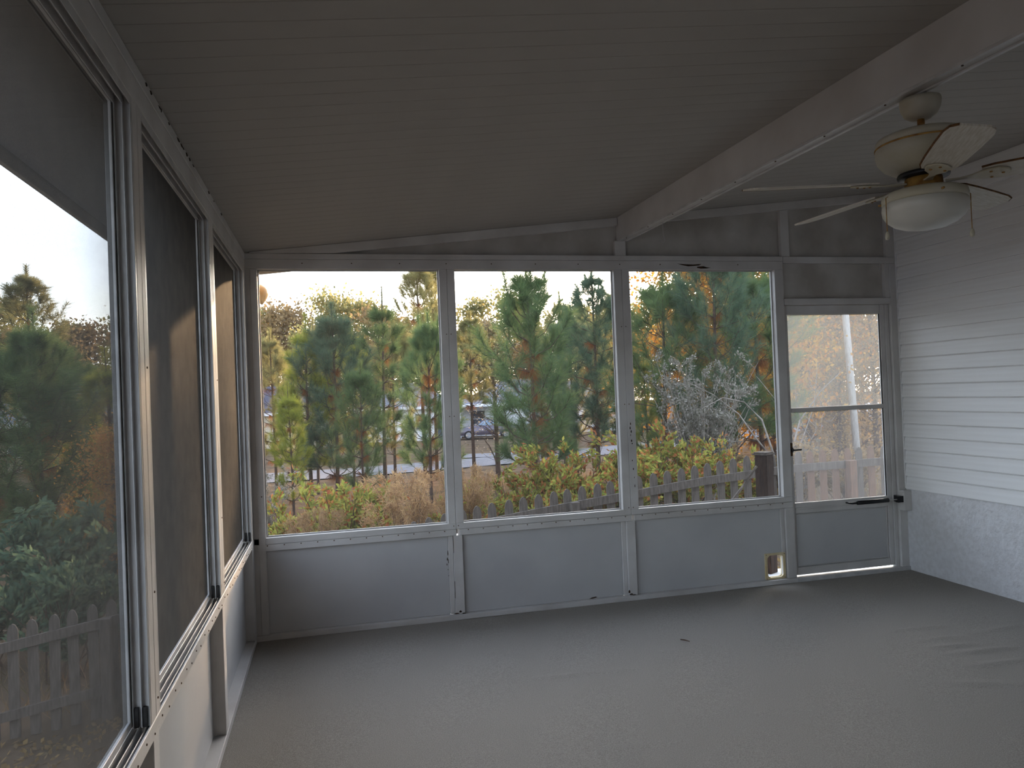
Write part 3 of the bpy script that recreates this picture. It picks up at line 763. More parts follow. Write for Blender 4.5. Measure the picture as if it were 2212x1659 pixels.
# ------------------------------------------------------------------ steps and newel post outside the door
def build_steps():
    s = MB().box(3.55, 4.95, .11, .47, -.14, -.015).build('door_step', M['concrete'], None, .01); tag(s, 'bright pale landing slab just outside the door', 'step')
    MB().box(3.65, 4.85, .15, .44, base_z(4)-.1, -.142).build('step_base', M['concrete'], s)
    n = empty('newel_post', (3.838, .385, -.0145)); tag(n, 'thick dark stained newel post with stacked flat cap outside the far screen', 'post')
    n.rotation_euler = (0, 0, math.radians(28))
    MB().box(-.052, .052, -.052, .052, 0, .935).build('shaft', M['darkwood'], n, .004)
    MB().box(-.066, .066, -.066, .066, .936, .948).build('cap', M['fence'], n, .002)
    MB().box(-.056, .056, -.056, .056, .9485, .958).build('cap', M['fence'], n, .002)
    MB().box(.0525, .10, -.03, .03, .80, .915).build('rail_bracket', M['darkwood'], n, .003)
    r = MB().tube([(3.755, .36, .835), (3.69, .35, .77), (3.60, .335, .675), (3.48, .32, .56), (3.30, .30, .40), (3.05, .28, .2), (2.6, .25, base_z(2.6)-.04)], .011, 8)
    tag(r.build('leaning_stick', M['twig'], None), 'pale stick leaning against the dark newel post', 'stick')
build_steps()

# ------------------------------------------------------------------ outdoor lamp hood at the roof corner
def build_lamp():
    l = empty('outdoor_lamp', (-.035, .50, 2.36)); tag(l, 'tan bell-shaped lamp hood hanging outside by the roof corner', 'lamp')
    t = Matrix.Rotation(math.radians(38), 4, 'Y')
    def p(n, mb, m):
        mb.v = [tuple(t @ Vector(q)) for q in mb.v]; o = mb.build(n, m, l, smooth=True); o.location = (.075, 0, -.112); return o
    p('hood', MB().lathe([(.010, .062), (.026, .060), (.044, .050), (.056, .030), (.063, .004), (.065, -.024), (.064, -.050), (.060, -.050), (.058, -.02), (.050, .012), (.03, .030)], n=28), M['hood'])
    p('bulb', MB().lathe([(.018, .02), (.030, -.01), (.040, -.035), (.036, -.044), (.01, -.048)], n=24), M['litbulb'])
    MB().tube([(.0, -.13, .02), (.0, -.06, -.03), (.0, 0, -.09), (.02, 0, -.108)], .009, 8).build('arm', M['hood'], l, smooth=True)
build_lamp()

# ------------------------------------------------------------------ vegetation generators (numpy)
def unit(a): return a/np.maximum(np.linalg.norm(a, axis=-1, keepdims=True), 1e-9)

def needles(rs, origins, dirs, length, width, spread):
    """one thin triangle per needle"""
    n = len(origins)
    d = unit(dirs + rs.normal(0, spread, (n, 3)))
    L = length*rs.uniform(.75, 1.1, (n, 1))
    side = unit(np.cross(d, rs.normal(0, 1, (n, 3))))*width/2
    tip = origins + d*L; tip[:, 2] -= .10*L[:, 0]*rs.uniform(.2, 1, n)
    V = np.stack([origins-side, origins+side, tip], 1).reshape(-1, 3)
    F = np.arange(3*n).reshape(-1, 3)
    return V, F

def quads(rs, c, size, aspect=.5, dirs=None):
    n = len(c)
    d = unit(rs.normal(0, 1, (n, 3)) if dirs is None else dirs+rs.normal(0, .5, (n, 3)))
    s = unit(np.cross(d, rs.normal(0, 1, (n, 3))))
    L = size*rs.uniform(.7, 1.25, (n, 1))
    a, b, e = c, c+d*L*.5+s*L*aspect*.5, c+d*L
    g = c+d*L*.5-s*L*aspect*.5
    V = np.stack([a, b, e, g], 1).reshape(-1, 3)
    return V, np.arange(4*n).reshape(-1, 4)

def cat(parts):
    Vs, Fs, o = [], [], 0
    for V, F in parts: Vs.append(V); Fs.append(F+o); o += len(V)
    return np.concatenate(Vs), np.concatenate(Fs)

def make_pine(seed, H, spread, crown=.25, per=70, nl=.27, dead=.5, gap=.42, wid=.0055, lean=0.0, spires=()):
    """returns meshes trunk, foliage, dead foliage for a young long-needled pine"""
    rs = np.random.RandomState(seed); wood = MB(); live = []; brown = []
    ph = rs.uniform(0, 6.28)
    def tp(t): return np.array([lean*t*H+.04*math.sin(3*t+ph), .04*math.cos(2.6*t+ph), t*H])
    r0 = .008*H+.012
    ts = np.linspace(0, 1, 9)
    wood.tube([tp(t) for t in ts], [r0*(1-.88*t)+.004 for t in ts], 7)
    def brush(pts, n, L):
        """needles along a polyline, pointing forward and outward"""
        pts = np.array(pts); seg = np.diff(pts, axis=0); sl = np.linalg.norm(seg, axis=1); cum = np.concatenate([[0], np.cumsum(sl)])
        u = np.sort(cum[-1]*(1-rs.beta(1.0, 1.5, n))); k = np.clip(np.searchsorted(cum, u)-1, 0, len(seg)-1)
        o = pts[k] + seg[k]*((u-cum[k])/sl[k])[:, None]
        d = unit(seg[k]); r = rs.normal(0, 1, (n, 3)); r -= (r*d).sum(1, keepdims=True)*d
        return needles(rs, o, d*.85+unit(r)*.75, L, wid, .10)
    z = H*crown
    while z < H-.62:
        t = z/H; m = rs.randint(5, 8); a0 = rs.uniform(0, 6.28)
        rel = (z-H*crown)/(H*(1-crown))
        Lb = spread*(.42+.75*math.sin(math.pi*min(1, .25+.62*rel)))*(1.0 if rel < .5 else max(.16, (1.06-rel)/.56))
        for k in range(m):
            a = a0+2*math.pi*k/m+rs.uniform(-.3, .3); L = max(.15, Lb*rs.uniform(.65, 1.1))
            el = math.radians(rs.uniform(10, 35)+30*rel)
            b = tp(t); h = np.array([math.cos(a), math.sin(a), 0]); up = np.array([0, 0, 1.])
            p1 = b+(h*math.cos(el)+up*math.sin(el)*.6)*L*.45
            p2 = p1+(h*math.cos(el)*.8+up*(math.sin(el)+.25))*L*.35
            p3 = p2+(h*.45+up*.9)*L*.32
            rb = .010*(1-.6*rel)+.003
            wood.tube([b, p1, p2, p3], [rb, rb*.75, rb*.5, rb*.3], 5, False)
            live.append(brush([p1+(p2-p1)*.2, p2, p3], int(per*1.5), nl*(1 if rel < .6 else 1.25-.42*rel)))
            for _ in range(rs.randint(1, 4)):
                w = rs.uniform(.25, .95); q = p1+(p2-p1)*w
                dd = unit(h*.7+np.array([rs.normal(0, .6), rs.normal(0, .6), rs.uniform(.3, 1.0)])); l2 = L*rs.uniform(.22, .42)
                q2 = q+dd*l2*.6; q3 = q2+unit(dd+up*.6)*l2*.5
                wood.tube([q, q2, q3], [rb*.5, rb*.4, rb*.25], 4, False); live.append(brush([q, q2, q3], per, nl))
            if rel < .62 and rs.rand() < dead:
                n = int(per*.8); w = rs.uniform(.05, .6, (n, 1)); o = b+(p1-b)*w
                brown.append(needles(rs, o, np.tile(h*.5+np.array([0, 0, -.7]), (n, 1)), nl*.85, wid, .35))
        if rel < .62 and dead > .2:
            n = int(per*1.4*dead); zz = rs.uniform(max(.05, t-.05), t+.06, n)
            o = np.array([tp(q) for q in zz]); d = np.stack([rs.normal(0, .6, n), rs.normal(0, .6, n), np.full(n, -.5)], 1)
            brown.append(needles(rs, o, d, nl*.8, wid, .2))
        z += gap*rs.uniform(.75, 1.25)*(1-.35*rel)
    live.append(brush([tp(1-1.25/H), tp(1-.5/H), tp(1.0)], per*5, nl*.68))
    for a, t0, t1, off in spires:
        b = tp(t0); h = np.array([math.cos(a), math.sin(a), 0]); e = tp(t1)+h*off; m1 = b+h*off*.8+(e-b)*np.array([0, 0, .38])
        wood.tube([b, m1, e], [.014, .010, .004], 5, False); live.append(brush([b*.4+m1*.6, m1, e], per*5, nl*.72))
    for k in range(3):
        a = rs.uniform(0, 6.28); b = tp(1-.75/H); h = np.array([math.cos(a), math.sin(a), 0]); p2 = b+h*.14+np.array([0, 0, .16]); p3 = p2+h*.05+np.array([0, 0, rs.uniform(.12, .28)])
        wood.tube([b, p2, p3], [.006, .005, .003], 4, False); live.append(brush([b, p2, p3], int(per*1.2), nl*.62))
    if not brown: brown.append(needles(rs, np.array([tp(.4)]*10), rs.normal(0, 1, (10, 3)), nl*.8, wid, .2))
    return wood, cat(live), cat(brown)

PINES = {}
def pine_kind(key, leaf, **k):
    w, (V, F), (Vb, Fb) = make_pine(**k)
    PINES[key] = (w.mesh('trunk', M['bark']), raw_mesh('foliage', V, F, M[leaf]), raw_mesh('dead_needles', Vb, Fb, M['needle_dead']), k['H'])
pine_kind('main', 'needle', seed=11, H=4.6, spread=1.0, crown=.20, per=130, nl=.31, dead=.55, gap=.42, wid=.0055, spires=((2.7, .70, .975, .42), (-.35, .72, .985, .36), (1.5, .74, .93, .25), (4.4, .72, .95, .25)))
pine_kind('dense', 'needle_blue', seed=12, H=4.8, spread=1.05, crown=.16, per=140, nl=.29, dead=.25, gap=.36)
pine_kind('slim', 'needle', seed=13, H=5.0, spread=.66, crown=.34, per=90, nl=.26, dead=.1, gap=.50)
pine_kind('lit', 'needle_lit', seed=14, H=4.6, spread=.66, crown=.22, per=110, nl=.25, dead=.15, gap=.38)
pine_kind('bushy', 'needle', seed=15, H=4.4, spread=1.15, crown=.16, per=140, nl=.30, dead=.3, gap=.40)
pine_kind('tall', 'needle_blue', seed=16, H=6.6, spread=1.25, crown=.20, per=130, nl=.29, dead=.25, gap=.42, wid=.0065)
pine_kind('thin_tall', 'leaf_far', seed=17, H=7.6, spread=1.05, crown=.45, per=120, nl=.30, dead=.1, gap=.50, wid=.008)
GP = 'young pines between the fence and the road'
def pine(kind, x, y, H, label, rz=0.0, leaf=None, wide=1.0):
    t, fo, de, h0 = PINES[kind]; s = H/h0
    o = empty('pine_tree', (x, y, gz(x, y)-.06), rz); o.scale = (s*wide, s*wide, s); tag(o, label, 'tree', GP)
    link('trunk', t, o)
    a = link('foliage', fo, o); a['kind'] = 'stuff'
    b = link('dead_needles', de, o); b['kind'] = 'stuff'
    if leaf:
        for q in (a,): q.material_slots[0].link = 'OBJECT'; q.material_slots[0].material = M[leaf]
    return o
#    kind, x, y, H, label, rz
PINE_LIST = [
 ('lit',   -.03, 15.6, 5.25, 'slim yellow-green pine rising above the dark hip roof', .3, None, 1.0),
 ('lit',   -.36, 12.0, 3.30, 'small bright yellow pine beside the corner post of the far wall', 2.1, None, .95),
 ('dense', .62, 15.4, 5.45, 'broad green pine with a rusty trunk behind the first far screen', .9, None, 1.0),
 ('bushy', 1.20, 12.4, 3.55, 'low bushy pine between the broad pine and the slender one', 1.4, None, .8),
 ('slim',  1.98, 16.2, 5.95, 'slender pine with a long bare straight trunk behind the first far screen', .2, None, 1.0),
 ('thin_tall', 3.60, 20.98, 7.9, 'tall sunlit pine whose top reaches the header beside the first post', .5, None, 1.0),
 ('thin_tall', 4.25, 22.4, 8.3, 'second tall hazy pine just behind the first post', 2.2, None, .9),
 ('main',  2.55, 10.9, 4.25, 'dense pine with reddish lower trunk beside the first post', 2.6, None, .85),
 ('slim', 3.75, 16.2, 4.9, 'green pine half hidden by the first post', 3.3, None, .8),
 ('main',  3.93, 7.75, 4.55, 'big pine with hanging rusty needles in the middle screen', .35, None, 1.0),
 ('tall',  6.33, 11.07, 5.2, 'dark dense pine at the edge of the middle screen', 1.0, None, 1.1),
 ('bushy', 6.75, 13.9, 4.6, 'pine with dark trunks behind the dense dark one', 2.7, 'needle_blue', 1.0),
 ('dense', 5.55, 12.9, 3.7, 'short shaded pine beside the big rusty pine', .7, None, 1.0),
 ('bushy', 6.95, 8.75, 4.5, 'olive pine with rusty inner needles beside the second post', .1, None, 1.0),
 ('tall',  7.62, 7.95, 5.3, 'blue-green pine whose top runs above the screen by the door', 1.9, None, 1.0),
 ('main',  9.05, 8.75, 4.5, 'pine with long curved branches nearest the door', 4.1, None, 1.15),
 ('lit',   7.75, 11.5, 3.2, 'small yellowish pine low behind the second post', .6, None, 1.0),
 ('thin_tall', -7.95, 19.69, 7.6, 'tall open pine against the sky in the near side screen', .8, None, 1.1),
 ('dense', -4.45, 9.7, 5.0, 'full green pine in the near side screen', .4, 'needle', .95),
 ('bushy', -5.0, 9.4, 4.6, 'bushy pine at the edge of the near side screen', 1.4, None, 1.1),
 ('lit',   -3.55, 10.6, 4.3, 'yellowish pine beside the first tall aluminium post', 2.4, None, 1.4),
 ('tall',  -3.35, 14.46, 6.5, 'dark pine seen dimly through the second side screen', 3.0, None, 1.0),
 ('bushy', -6.2, 17.5, 4.9, 'rounded pine low in the middle of the near side screen', 5.0, None, 1.0),
 ('tall', -1.4, 22.2, 5.8, 'sunny mid-distance pine above the dark hip roof edge', .2, 'leaf_far', 1.0),
 ('tall', .04, 20.9, 5.9, 'sunny mid-distance pine behind the slim yellow-green pine', 1.2, 'leaf_far', .95),
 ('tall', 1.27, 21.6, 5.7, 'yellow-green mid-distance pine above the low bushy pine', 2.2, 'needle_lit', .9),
 ('tall', 2.58, 20.2, 5.7, 'sunny mid-distance pine between the slender pine and the reddish-trunk pine', 3.2, 'leaf_far', 1.0),
 ('thin_tall', 5.12, 19.6, 5.7, 'sunny mid-distance pine above the parked car', 4.2, None, 1.2),
 ('tall', 7.73, 17.95, 6.0, 'olive mid-distance pine behind the dark dense pine', .9, 'leaf_far', 1.0),
 ('tall', 9.5, 17.5, 6.3, 'sunny mid-distance pine just past the second post', 5.0, 'leaf_far', .9),
]
for k, x, y, H, lab, rz, lf, wd in PINE_LIST: pine(k, x, y, H, lab, rz, lf, wd)

# ------------------------------------------------------------------ broad trees: far belt and autumn trees
def make_broad(seed, H, R, crown, n, size, aspect=.7, bare=False, clumps=26):
    rs = np.random.RandomState(seed); wood = MB(); lv = []
    wood.tube([(0, 0, 0), (.1*rs.normal(), .1*rs.normal(), H*.5), (.15*rs.normal(), .15*rs.normal(), H*.96)], [.012*H+.03, .008*H+.015, .01], 7)
    for c in range(clumps):
        z = H*(crown+(1-crown)*rs.uniform(0, 1)**.8); rel = (z/H-crown)/(1-crown)
        rad = R*(1-.6*abs(rel-.35)/.65)*rs.uniform(.3, 1.0); a = rs.uniform(0, 6.28)
        p = np.array([rad*math.cos(a), rad*math.sin(a), z])
        b = np.array([0, 0, max(.1, z-rad*rs.uniform(.4, .9))])
        mid = (b+p)/2+np.array([0, 0, .1*rad])
        wood.tube([b, mid, p], [.004*H*.6+.006, .004*H*.4+.004, .004], 4, False)
        if bare:
            for _ in range(5):
                q = b+(p-b)*rs.uniform(.3, 1); e = q+unit(np.array([rs.normal(), rs.normal(), rs.uniform(.1, 1.2)]))*R*rs.uniform(.2, .5)
                wood.tube([q, (q+e)/2+rs.normal(0, .03, 3), e], [.007, .005, .003], 3, False)
        m = n//clumps
        s = R*rs.uniform(.16, .34)
        cc = p+rs.normal(0, 1, (m, 3))*np.array([s, s, s*.62])
        lv.append(quads(rs, cc, size, aspect))
    return wood, cat(lv)
BROAD = {}
def broad_kind(key, leaf, **k):
    w, (V, F) = make_broad(**k); BROAD[key] = (w.mesh('trunk', M['bark']), raw_mesh('foliage', V, F, M[leaf]), k['H'])
broad_kind('far_a', 'leaf_far', seed=31, H=12, R=3.0, crown=.30, n=5200, size=.34, clumps=44)
broad_kind('far_b', 'leaf_far', seed=32, H=12, R=2.4, crown=.45, n=4200, size=.32, clumps=34)
broad_kind('far_c', 'leaf_far', seed=33, H=12, R=3.4, crown=.12, n=6500, size=.36, clumps=54)
broad_kind('autumn', 'leaf_orange', seed=34, H=9, R=2.6, crown=.15, n=9000, size=.15, clumps=70)
broad_kind('brown', 'leaf_brown', seed=35, H=7, R=2.4, crown=.08, n=5200, size=.13, clumps=60, bare=True)
broad_kind('bare', 'leaf_grey', seed=36, H=5.5, R=1.6, crown=.15, n=1500, size=.07, clumps=60, bare=True)
def broad(kind, x, y, H, label, group, rz=0., leaf=None, wide=1.):
    t, fo, h0 = BROAD[kind]; s = H/h0
    o = empty('broadleaf_tree' if kind in ('autumn', 'brown', 'bare') else 'distant_tree', (x, y, gz(x, y)-.1), rz); o.scale = (s*wide, s*wide, s); tag(o, label, 'tree', group)
    link('trunk', t, o); a = link('foliage', fo, o); a['kind'] = 'stuff'
    if leaf: a.material_slots[0].link = 'OBJECT'; a.material_slots[0].material = M[leaf]
rnd = random.Random(21)
# hazy belt behind the houses; each tree is labelled by where it shows in the screens
def seen_at(x, y):
    d = Vector((x, y, 1.5)) - cam.matrix_world.translation
    return 1106 + 1623.2*d.dot(_X)/d.dot(_f)
ZONES = [(-80, 252, 'from the outer edge in the near side screen'), (252, 470, 'from the viewer in the dim farther side screens'), (554, 968, 'from the corner post in the first far screen'),
         (981, 1346, 'from the first post in the middle far screen'), (1358, 1691, 'from the second post in the screen by the door'), (1700, 1915, 'from the latch side in the door glass')]
ORD = ['first', 'second', 'third', 'fourth', 'fifth', 'sixth', 'seventh', 'eighth', 'ninth', 'tenth', 'eleventh', 'twelfth', 'thirteenth', 'fourteenth']
for row, (yy, h0, h1, st, xa, xb) in enumerate(((66, 8.5, 12.0, 4.6, -34, 62), (84, 11.5, 16, 4.6, -44, 80))):
    x = xa; spots = []
    while x < xb:
        spots.append((x+rnd.uniform(-1, 1), yy+rnd.uniform(-4, 4), rnd.choice(['far_a', 'far_b', 'far_c', 'far_c'] if row == 0 else ['far_c', 'far_c', 'far_a']), rnd.uniform(h0, h1), rnd.uniform(0, 6.28),
                      rnd.choice([None, None, None, None, None, 'leaf_brown', 'leaf_orange' if x > 24 else None])))
        x += st*rnd.uniform(.7, 1.3)
    spots.sort(key=lambda q: seen_at(q[0], q[1])); cnt = {}
    for (x, y, kind, H, rz, lf) in spots:
        px = seen_at(x, y); zone = next((z for z in ZONES if z[0] <= px < z[1]), None)
        belt = ['hazy near-belt tree', 'taller skyline tree'][row]
        if zone is None: lab = belt + ' mostly hidden behind a post'
        else: k = cnt.get(zone, 0); cnt[zone] = k+1; lab = ORD[k] + ' ' + belt + ' ' + zone[2]
        broad(kind, x, y, H, lab, ['nearer tree belt behind the houses', 'farthest tree belt'][row], rz, lf)
GA = 'autumn trees behind the pines'
broad('autumn', 15.2, 20.5, 8.8, 'orange-leaved tree against the sky in the screen by the door', GA, .4)
broad('autumn', 19.5, 20.0, 9.2, 'golden tree behind the pine nearest the door', GA, 2.0)
broad('autumn', 17.2, 25.5, 8.2, 'orange-brown tree deep behind the blue-green pine', GA, 1.1)
broad('brown', 17.1, 18.7, 6.6, 'brown twiggy tree behind the upper door glass, latch side', GA, 1.7)
broad('brown', 20.7, 22.0, 8.2, 'tall brown twiggy tree beyond the utility pole', GA, 2.9)
broad('brown', 20.2, 19.0, 6.8, 'brown twiggy tree at the hinge side of the upper door glass', GA, 3.9)
broad('brown', 21.4, 26.0, 8.4, 'hazy tan tree deep behind the latch side of the door', GA, 5.0)
broad('brown', 26.5, 27.5, 9.0, 'hazy tan tree deep behind the hinge side of the door', GA, .6)
broad('brown', 15.4, 14.8, 3.6, 'low tan brush tree behind the door glass', GA, 2.2)
broad('autumn', 10.4, 12.2, 6.7, 'golden tree above the pine nearest the door', GA, 1.3)
broad('autumn', 10.6, 14.6, 7.2, 'amber tree behind the blue-green pine', GA, 4.4)
broad('autumn', 12.4, 13.4, 6.8, 'orange tree just behind the door post', GA, 3.1)
broad('bare', 6.0, 20.0, 5.6, 'greyish bare tree beside the big rusty pine', GA, .4)
broad('autumn', -4.9, 13.5, 3.0, 'low orange-leaved bush tree in the near side screen', GA, .9)
broad('autumn', -2.75, 8.2, 2.7, 'orange and yellow bush tree next to the first tall aluminium post', GA, 2.9)
broad('brown', -9.0, 26.0, 6.0, 'brown tree behind the grey roof seen through the side screen', GA, .9)

# ------------------------------------------------------------------ shrubs
def make_shrub(seed, H, R, n, size, stems=16, aspect=.42):
    rs = np.random.RandomState(seed); wood = MB(); o = []; dr = []
    for s in range(stems):
        a = rs.uniform(0, 6.28); r = R*rs.uniform(.2, 1); h = H*rs.uniform(.6, 1.05)
        p0 = np.array([.12*rs.normal(), .12*rs.normal(), 0]); p2 = np.array([r*math.cos(a), r*math.sin(a), h]); p1 = (p0+p2)/2+rs.normal(0, .05, 3)
        wood.tube([p0, p1, p2], [.010, .007, .003], 4, False)
        for b in range(5):
            t = rs.uniform(.3, 1); q = p0+(p2-p0)*t; e = q+np.array([rs.normal(0, .13), rs.normal(0, .13), rs.uniform(.02, .25)])
            wood.tube([q, e], [.004, .002], 3, False)
            m = max(3, n//(stems*5)); u = rs.uniform(.2, 1.05, (m, 1)); c = q+(e-q)*u+rs.normal(0, .03, (m, 3))
            o.append(c); dr.append(np.tile(unit(e-q), (m, 1)))
    V, F = quads(rs, np.concatenate(o), size, aspect, np.concatenate(dr))
    return wood, (V, F)
SHR = {}
def shrub_kind(key, leaf, stem, **k):
    w, (V, F) = make_shrub(**k); SHR[key] = (w.mesh('stems', M[stem]), raw_mesh('foliage', V, F, M[leaf]), k['H'])
shrub_kind('leafy_a', 'leaf_shrub', 'stem', seed=41, H=1.3, R=.75, n=5000, size=.085)
shrub_kind('leafy_b', 'leaf_shrub', 'stem', seed=42, H=1.3, R=.70, n=4600, size=.090, stems=20)
shrub_kind('leafy_c', 'leaf_shrub', 'stem', seed=43, H=1.3, R=.85, n=5200, size=.082, stems=22)
shrub_kind('grey', 'leaf_grey', 'twig', seed=45, H=2.1, R=.95, n=14000, size=.045, stems=44, aspect=.5)
def make_plume(seed, H, R):
    rs = np.random.RandomState(seed); wood = MB(); parts = []
    for s in range(34):
        a = rs.uniform(0, 6.28); r = R*rs.uniform(.2, 1); h = H*rs.uniform(.65, 1.05)
        p0 = np.array([.1*rs.normal(), .1*rs.normal(), 0]); p2 = np.array([r*math.cos(a), r*math.sin(a), h]); p1 = p0*.4+p2*.6; p1[2] += .12*h; p3 = p2+np.array([.12*math.cos(a), .12*math.sin(a), -.05])
        wood.tube([p0, p1, p2], [.006, .004, .002], 3, False)
        n = 190; u = rs.uniform(0, 1, (n, 1)); o = np.where(u < .6, p1+(p2-p1)*(u/.6), p2+(p3-p2)*((u-.6)/.4))+rs.normal(0, .025, (n, 3))
        parts.append(needles(rs, o, np.tile(np.array([math.cos(a)*.7, math.sin(a)*.7, .15]), (n, 1)), .085, .010, .6))
    return wood, cat(parts)
w_, (V_, F_) = make_plume(51, 1.1, .58)
SHR['plume'] = (w_.mesh('stems', M['stem']), raw_mesh('foliage', V_, F_, M['leaf_tan']), 1.1)
def shrub(kind, x, y, H, label, group, rz=0., wide=1., leaf=None):
    t, fo, h0 = SHR[kind]; s = H/h0
    H *= (.70 if x > 2 else .88) if kind.startswith('leafy') else 1
    s = H/h0
    o = empty('shrub', (x, y, gz(x, y)-.03), rz); o.scale = (s*wide, s*wide, s); tag(o, label, 'shrub', group)
    link('stems', t, o); a = link('foliage', fo, o); a['kind'] = 'stuff'
    if leaf: a.material_slots[0].link = 'OBJECT'; a.material_slots[0].material = M[leaf]
GS = 'leafy shrubs along the outside of the fence'
SHRUBS = [
 ('leafy_a', -.62, 5.6, 1.15, 'yellow-green shrub by the corner post of the far wall'), ('leafy_b', .05, 6.2, 1.25, 'thin leafy shrub behind the smaller tan plume shrub'),
 ('leafy_c', .75, 5.7, 1.55, 'tall leafy shrub between the two tan plume shrubs'), ('leafy_a', 1.15, 6.6, 1.2, 'leafy shrub low below the slender bare-trunked pine'),
 ('leafy_b', 2.35, 5.6, 1.35, 'orange-tinged shrub just past the first post'), ('leafy_c', 2.70, 4.7, 1.30, 'shrub with red leaves below the parked car'),
 ('leafy_a', 3.15, 5.2, 1.55, 'leafy shrub at the foot of the big rusty pine'), ('leafy_b', 3.45, 4.3, 1.25, 'low shrub pressed against the fence in the middle screen'),
 ('leafy_c', 3.85, 5.1, 1.80, 'tallest yellow-green shrub in the middle screen'), ('leafy_a', 4.25, 4.35, 1.55, 'yellow-green shrub beside the second post'),
 ('leafy_b', 4.65, 4.9, 1.70, 'bright leafy shrub just past the second post'), ('leafy_c', 5.10, 4.5, 1.55, 'yellow shrub above the pickets in the screen by the door'),
 ('leafy_a', 5.50, 5.2, 1.60, 'leafy shrub at the foot of the grey fluffy bush'), ('leafy_b', 5.75, 4.1, 1.25, 'shrub behind the dark newel post'),
 ('leafy_c', 1.95, 4.5, 1.0, 'low dark shrub behind the bigger tan plume shrub'), ('leafy_b', 6.3, 4.6, 1.2, 'dull shrub behind the latch side of the door glass'), ('leafy_a', 7.1, 4.9, 1.35, 'speckled shrub in the lower door glass'),
 ('leafy_c', 7.7, 4.5, 1.30, 'speckled shrub at the hinge side of the door glass'), ('leafy_b', -2.4, 4.4, 1.5, 'dark shrub behind the fence in the near side screen'), ('leafy_a', -3.0, 6.2, 2.0, 'tall tangled shrub above the fence in the near side screen'),
 ('leafy_c', -3.6, 5.2, 1.6, 'shrub at the edge of the near side screen'), ('leafy_b', -1.7, 6.4, 1.7, 'shrub next to the first tall aluminium post')]
for i, (k, x, y, H, lab) in enumerate(SHRUBS):
    shrub(k, x, y, H, lab, GS, i*1.7, 1.0, 'leaf_brown' if ('speckled' in lab or 'dull' in lab) else ('needle_blue' if 'near side screen' in lab else None))
GT = 'dry tan plume shrubs'
shrub('plume', .28, 4.6, 1.15, 'smaller dry tan plume shrub low behind the first far screen', GT, .3, .55)
shrub('plume', 1.36, 4.25, 1.36, 'bigger dry tan plume shrub low behind the first far screen', GT, 1.9, .66)
shrub('plume', 2.08, 4.25, 1.3, 'dry tan plume shrub partly hidden by the first post', GT, 3.0, .5)
shrub('plume', -.25, 4.2, .75, 'pale dry plume shrub by the corner post of the far wall', GT, 4.0, .6)
shrub('grey', 6.62, 6.7, 2.35, 'big grey-white fluffy bush in the screen by the door', 'grey bushes', .4, .95)
shrub('grey', 7.9, 5.8, .95, 'smaller grey twiggy bush beside the door post', 'grey bushes', 2.4, 1.0)
shrub('grey', -.75, 8.6, 1.6, 'pale leafless bush below the dark hip roof', 'grey bushes', 1.4, .8)

def build_bare():
    rs = np.random.RandomState(77)
    b = empty('bare_sapling', (7.0, 5.0, gz(7.0, 5.0))); tag(b, 'bare pale sapling with arching branches beside the door post', 'sapling')
    def arc(pts, r): MB().tube(pts, [r*(1-.7*i/(len(pts)-1)) for i in range(len(pts))], 6).build('branch', M['twig'], b, smooth=True)
    arc([(0, 0, 0), (-.1, 0, .8), (-.25, .05, 1.35), (-.5, .1, 1.62), (-.85, .1, 1.70), (-1.2, .1, 1.55)], .018)
    arc([(-.08, 0, .7), (-.35, .1, 1.1), (-.6, .1, 1.45), (-.95, .2, 1.75), (-1.35, .2, 1.95)], .014)
    arc([(0, 0, .1), (.25, .1, .8), (.5, .2, 1.3), (.9, .2, 1.75), (1.3, .2, 2.05)], .018)
    arc([(.1, .05, .4), (.5, .3, .8), (.9, .4, 1.5), (1.0, .4, 2.2)], .012)
    arc([(-.05, 0, .5), (.1, -.1, 1.1), (-.1, -.15, 1.6), (-.4, -.1, 2.0)], .010)
    for k in range(16):
        a = np.array([rs.uniform(-.8, 1.0), rs.uniform(-.1, .3), rs.uniform(1.0, 1.7)]); d = np.array([rs.normal(0, .3), rs.normal(0, .1), rs.uniform(.1, .6)])
        arc([a, a+d*.5+rs.normal(0, .03, 3), a+d], .006)
build_bare()

def build_grass():
    rs = np.random.RandomState(61); n = 16000
    x = rs.uniform(-6, 11, n); y = 3.0+rs.beta(1.2, 2.2, n)*18
    o = np.stack([x, y, np.array([gz(a, b) for a, b in zip(x, y)])], 1)
    V, F = needles(rs, o, np.tile([0, 0, 1.], (n, 1)), .28, .010, .45)
    g = link('dry_grass', raw_mesh('dry_grass', V, F, M['grass'])); tag(g, 'thin dead grass on the ground beyond the fence', 'grass', kind='stuff')
    n = 5000; x = rs.uniform(-5, 6, n); y = rs.uniform(1.2, 2.7, n); o = np.stack([x, y, np.array([gz(a, b) for a, b in zip(x, y)])], 1)
    V, F = quads(rs, o+np.array([0, 0, .01]), .06, .6)
    g = link('fallen_leaves', raw_mesh('fallen_leaves', V, F, M['leaf_brown'])); tag(g, 'fallen leaves scattered in the yard inside the fence', 'leaves', kind='stuff')
build_grass()

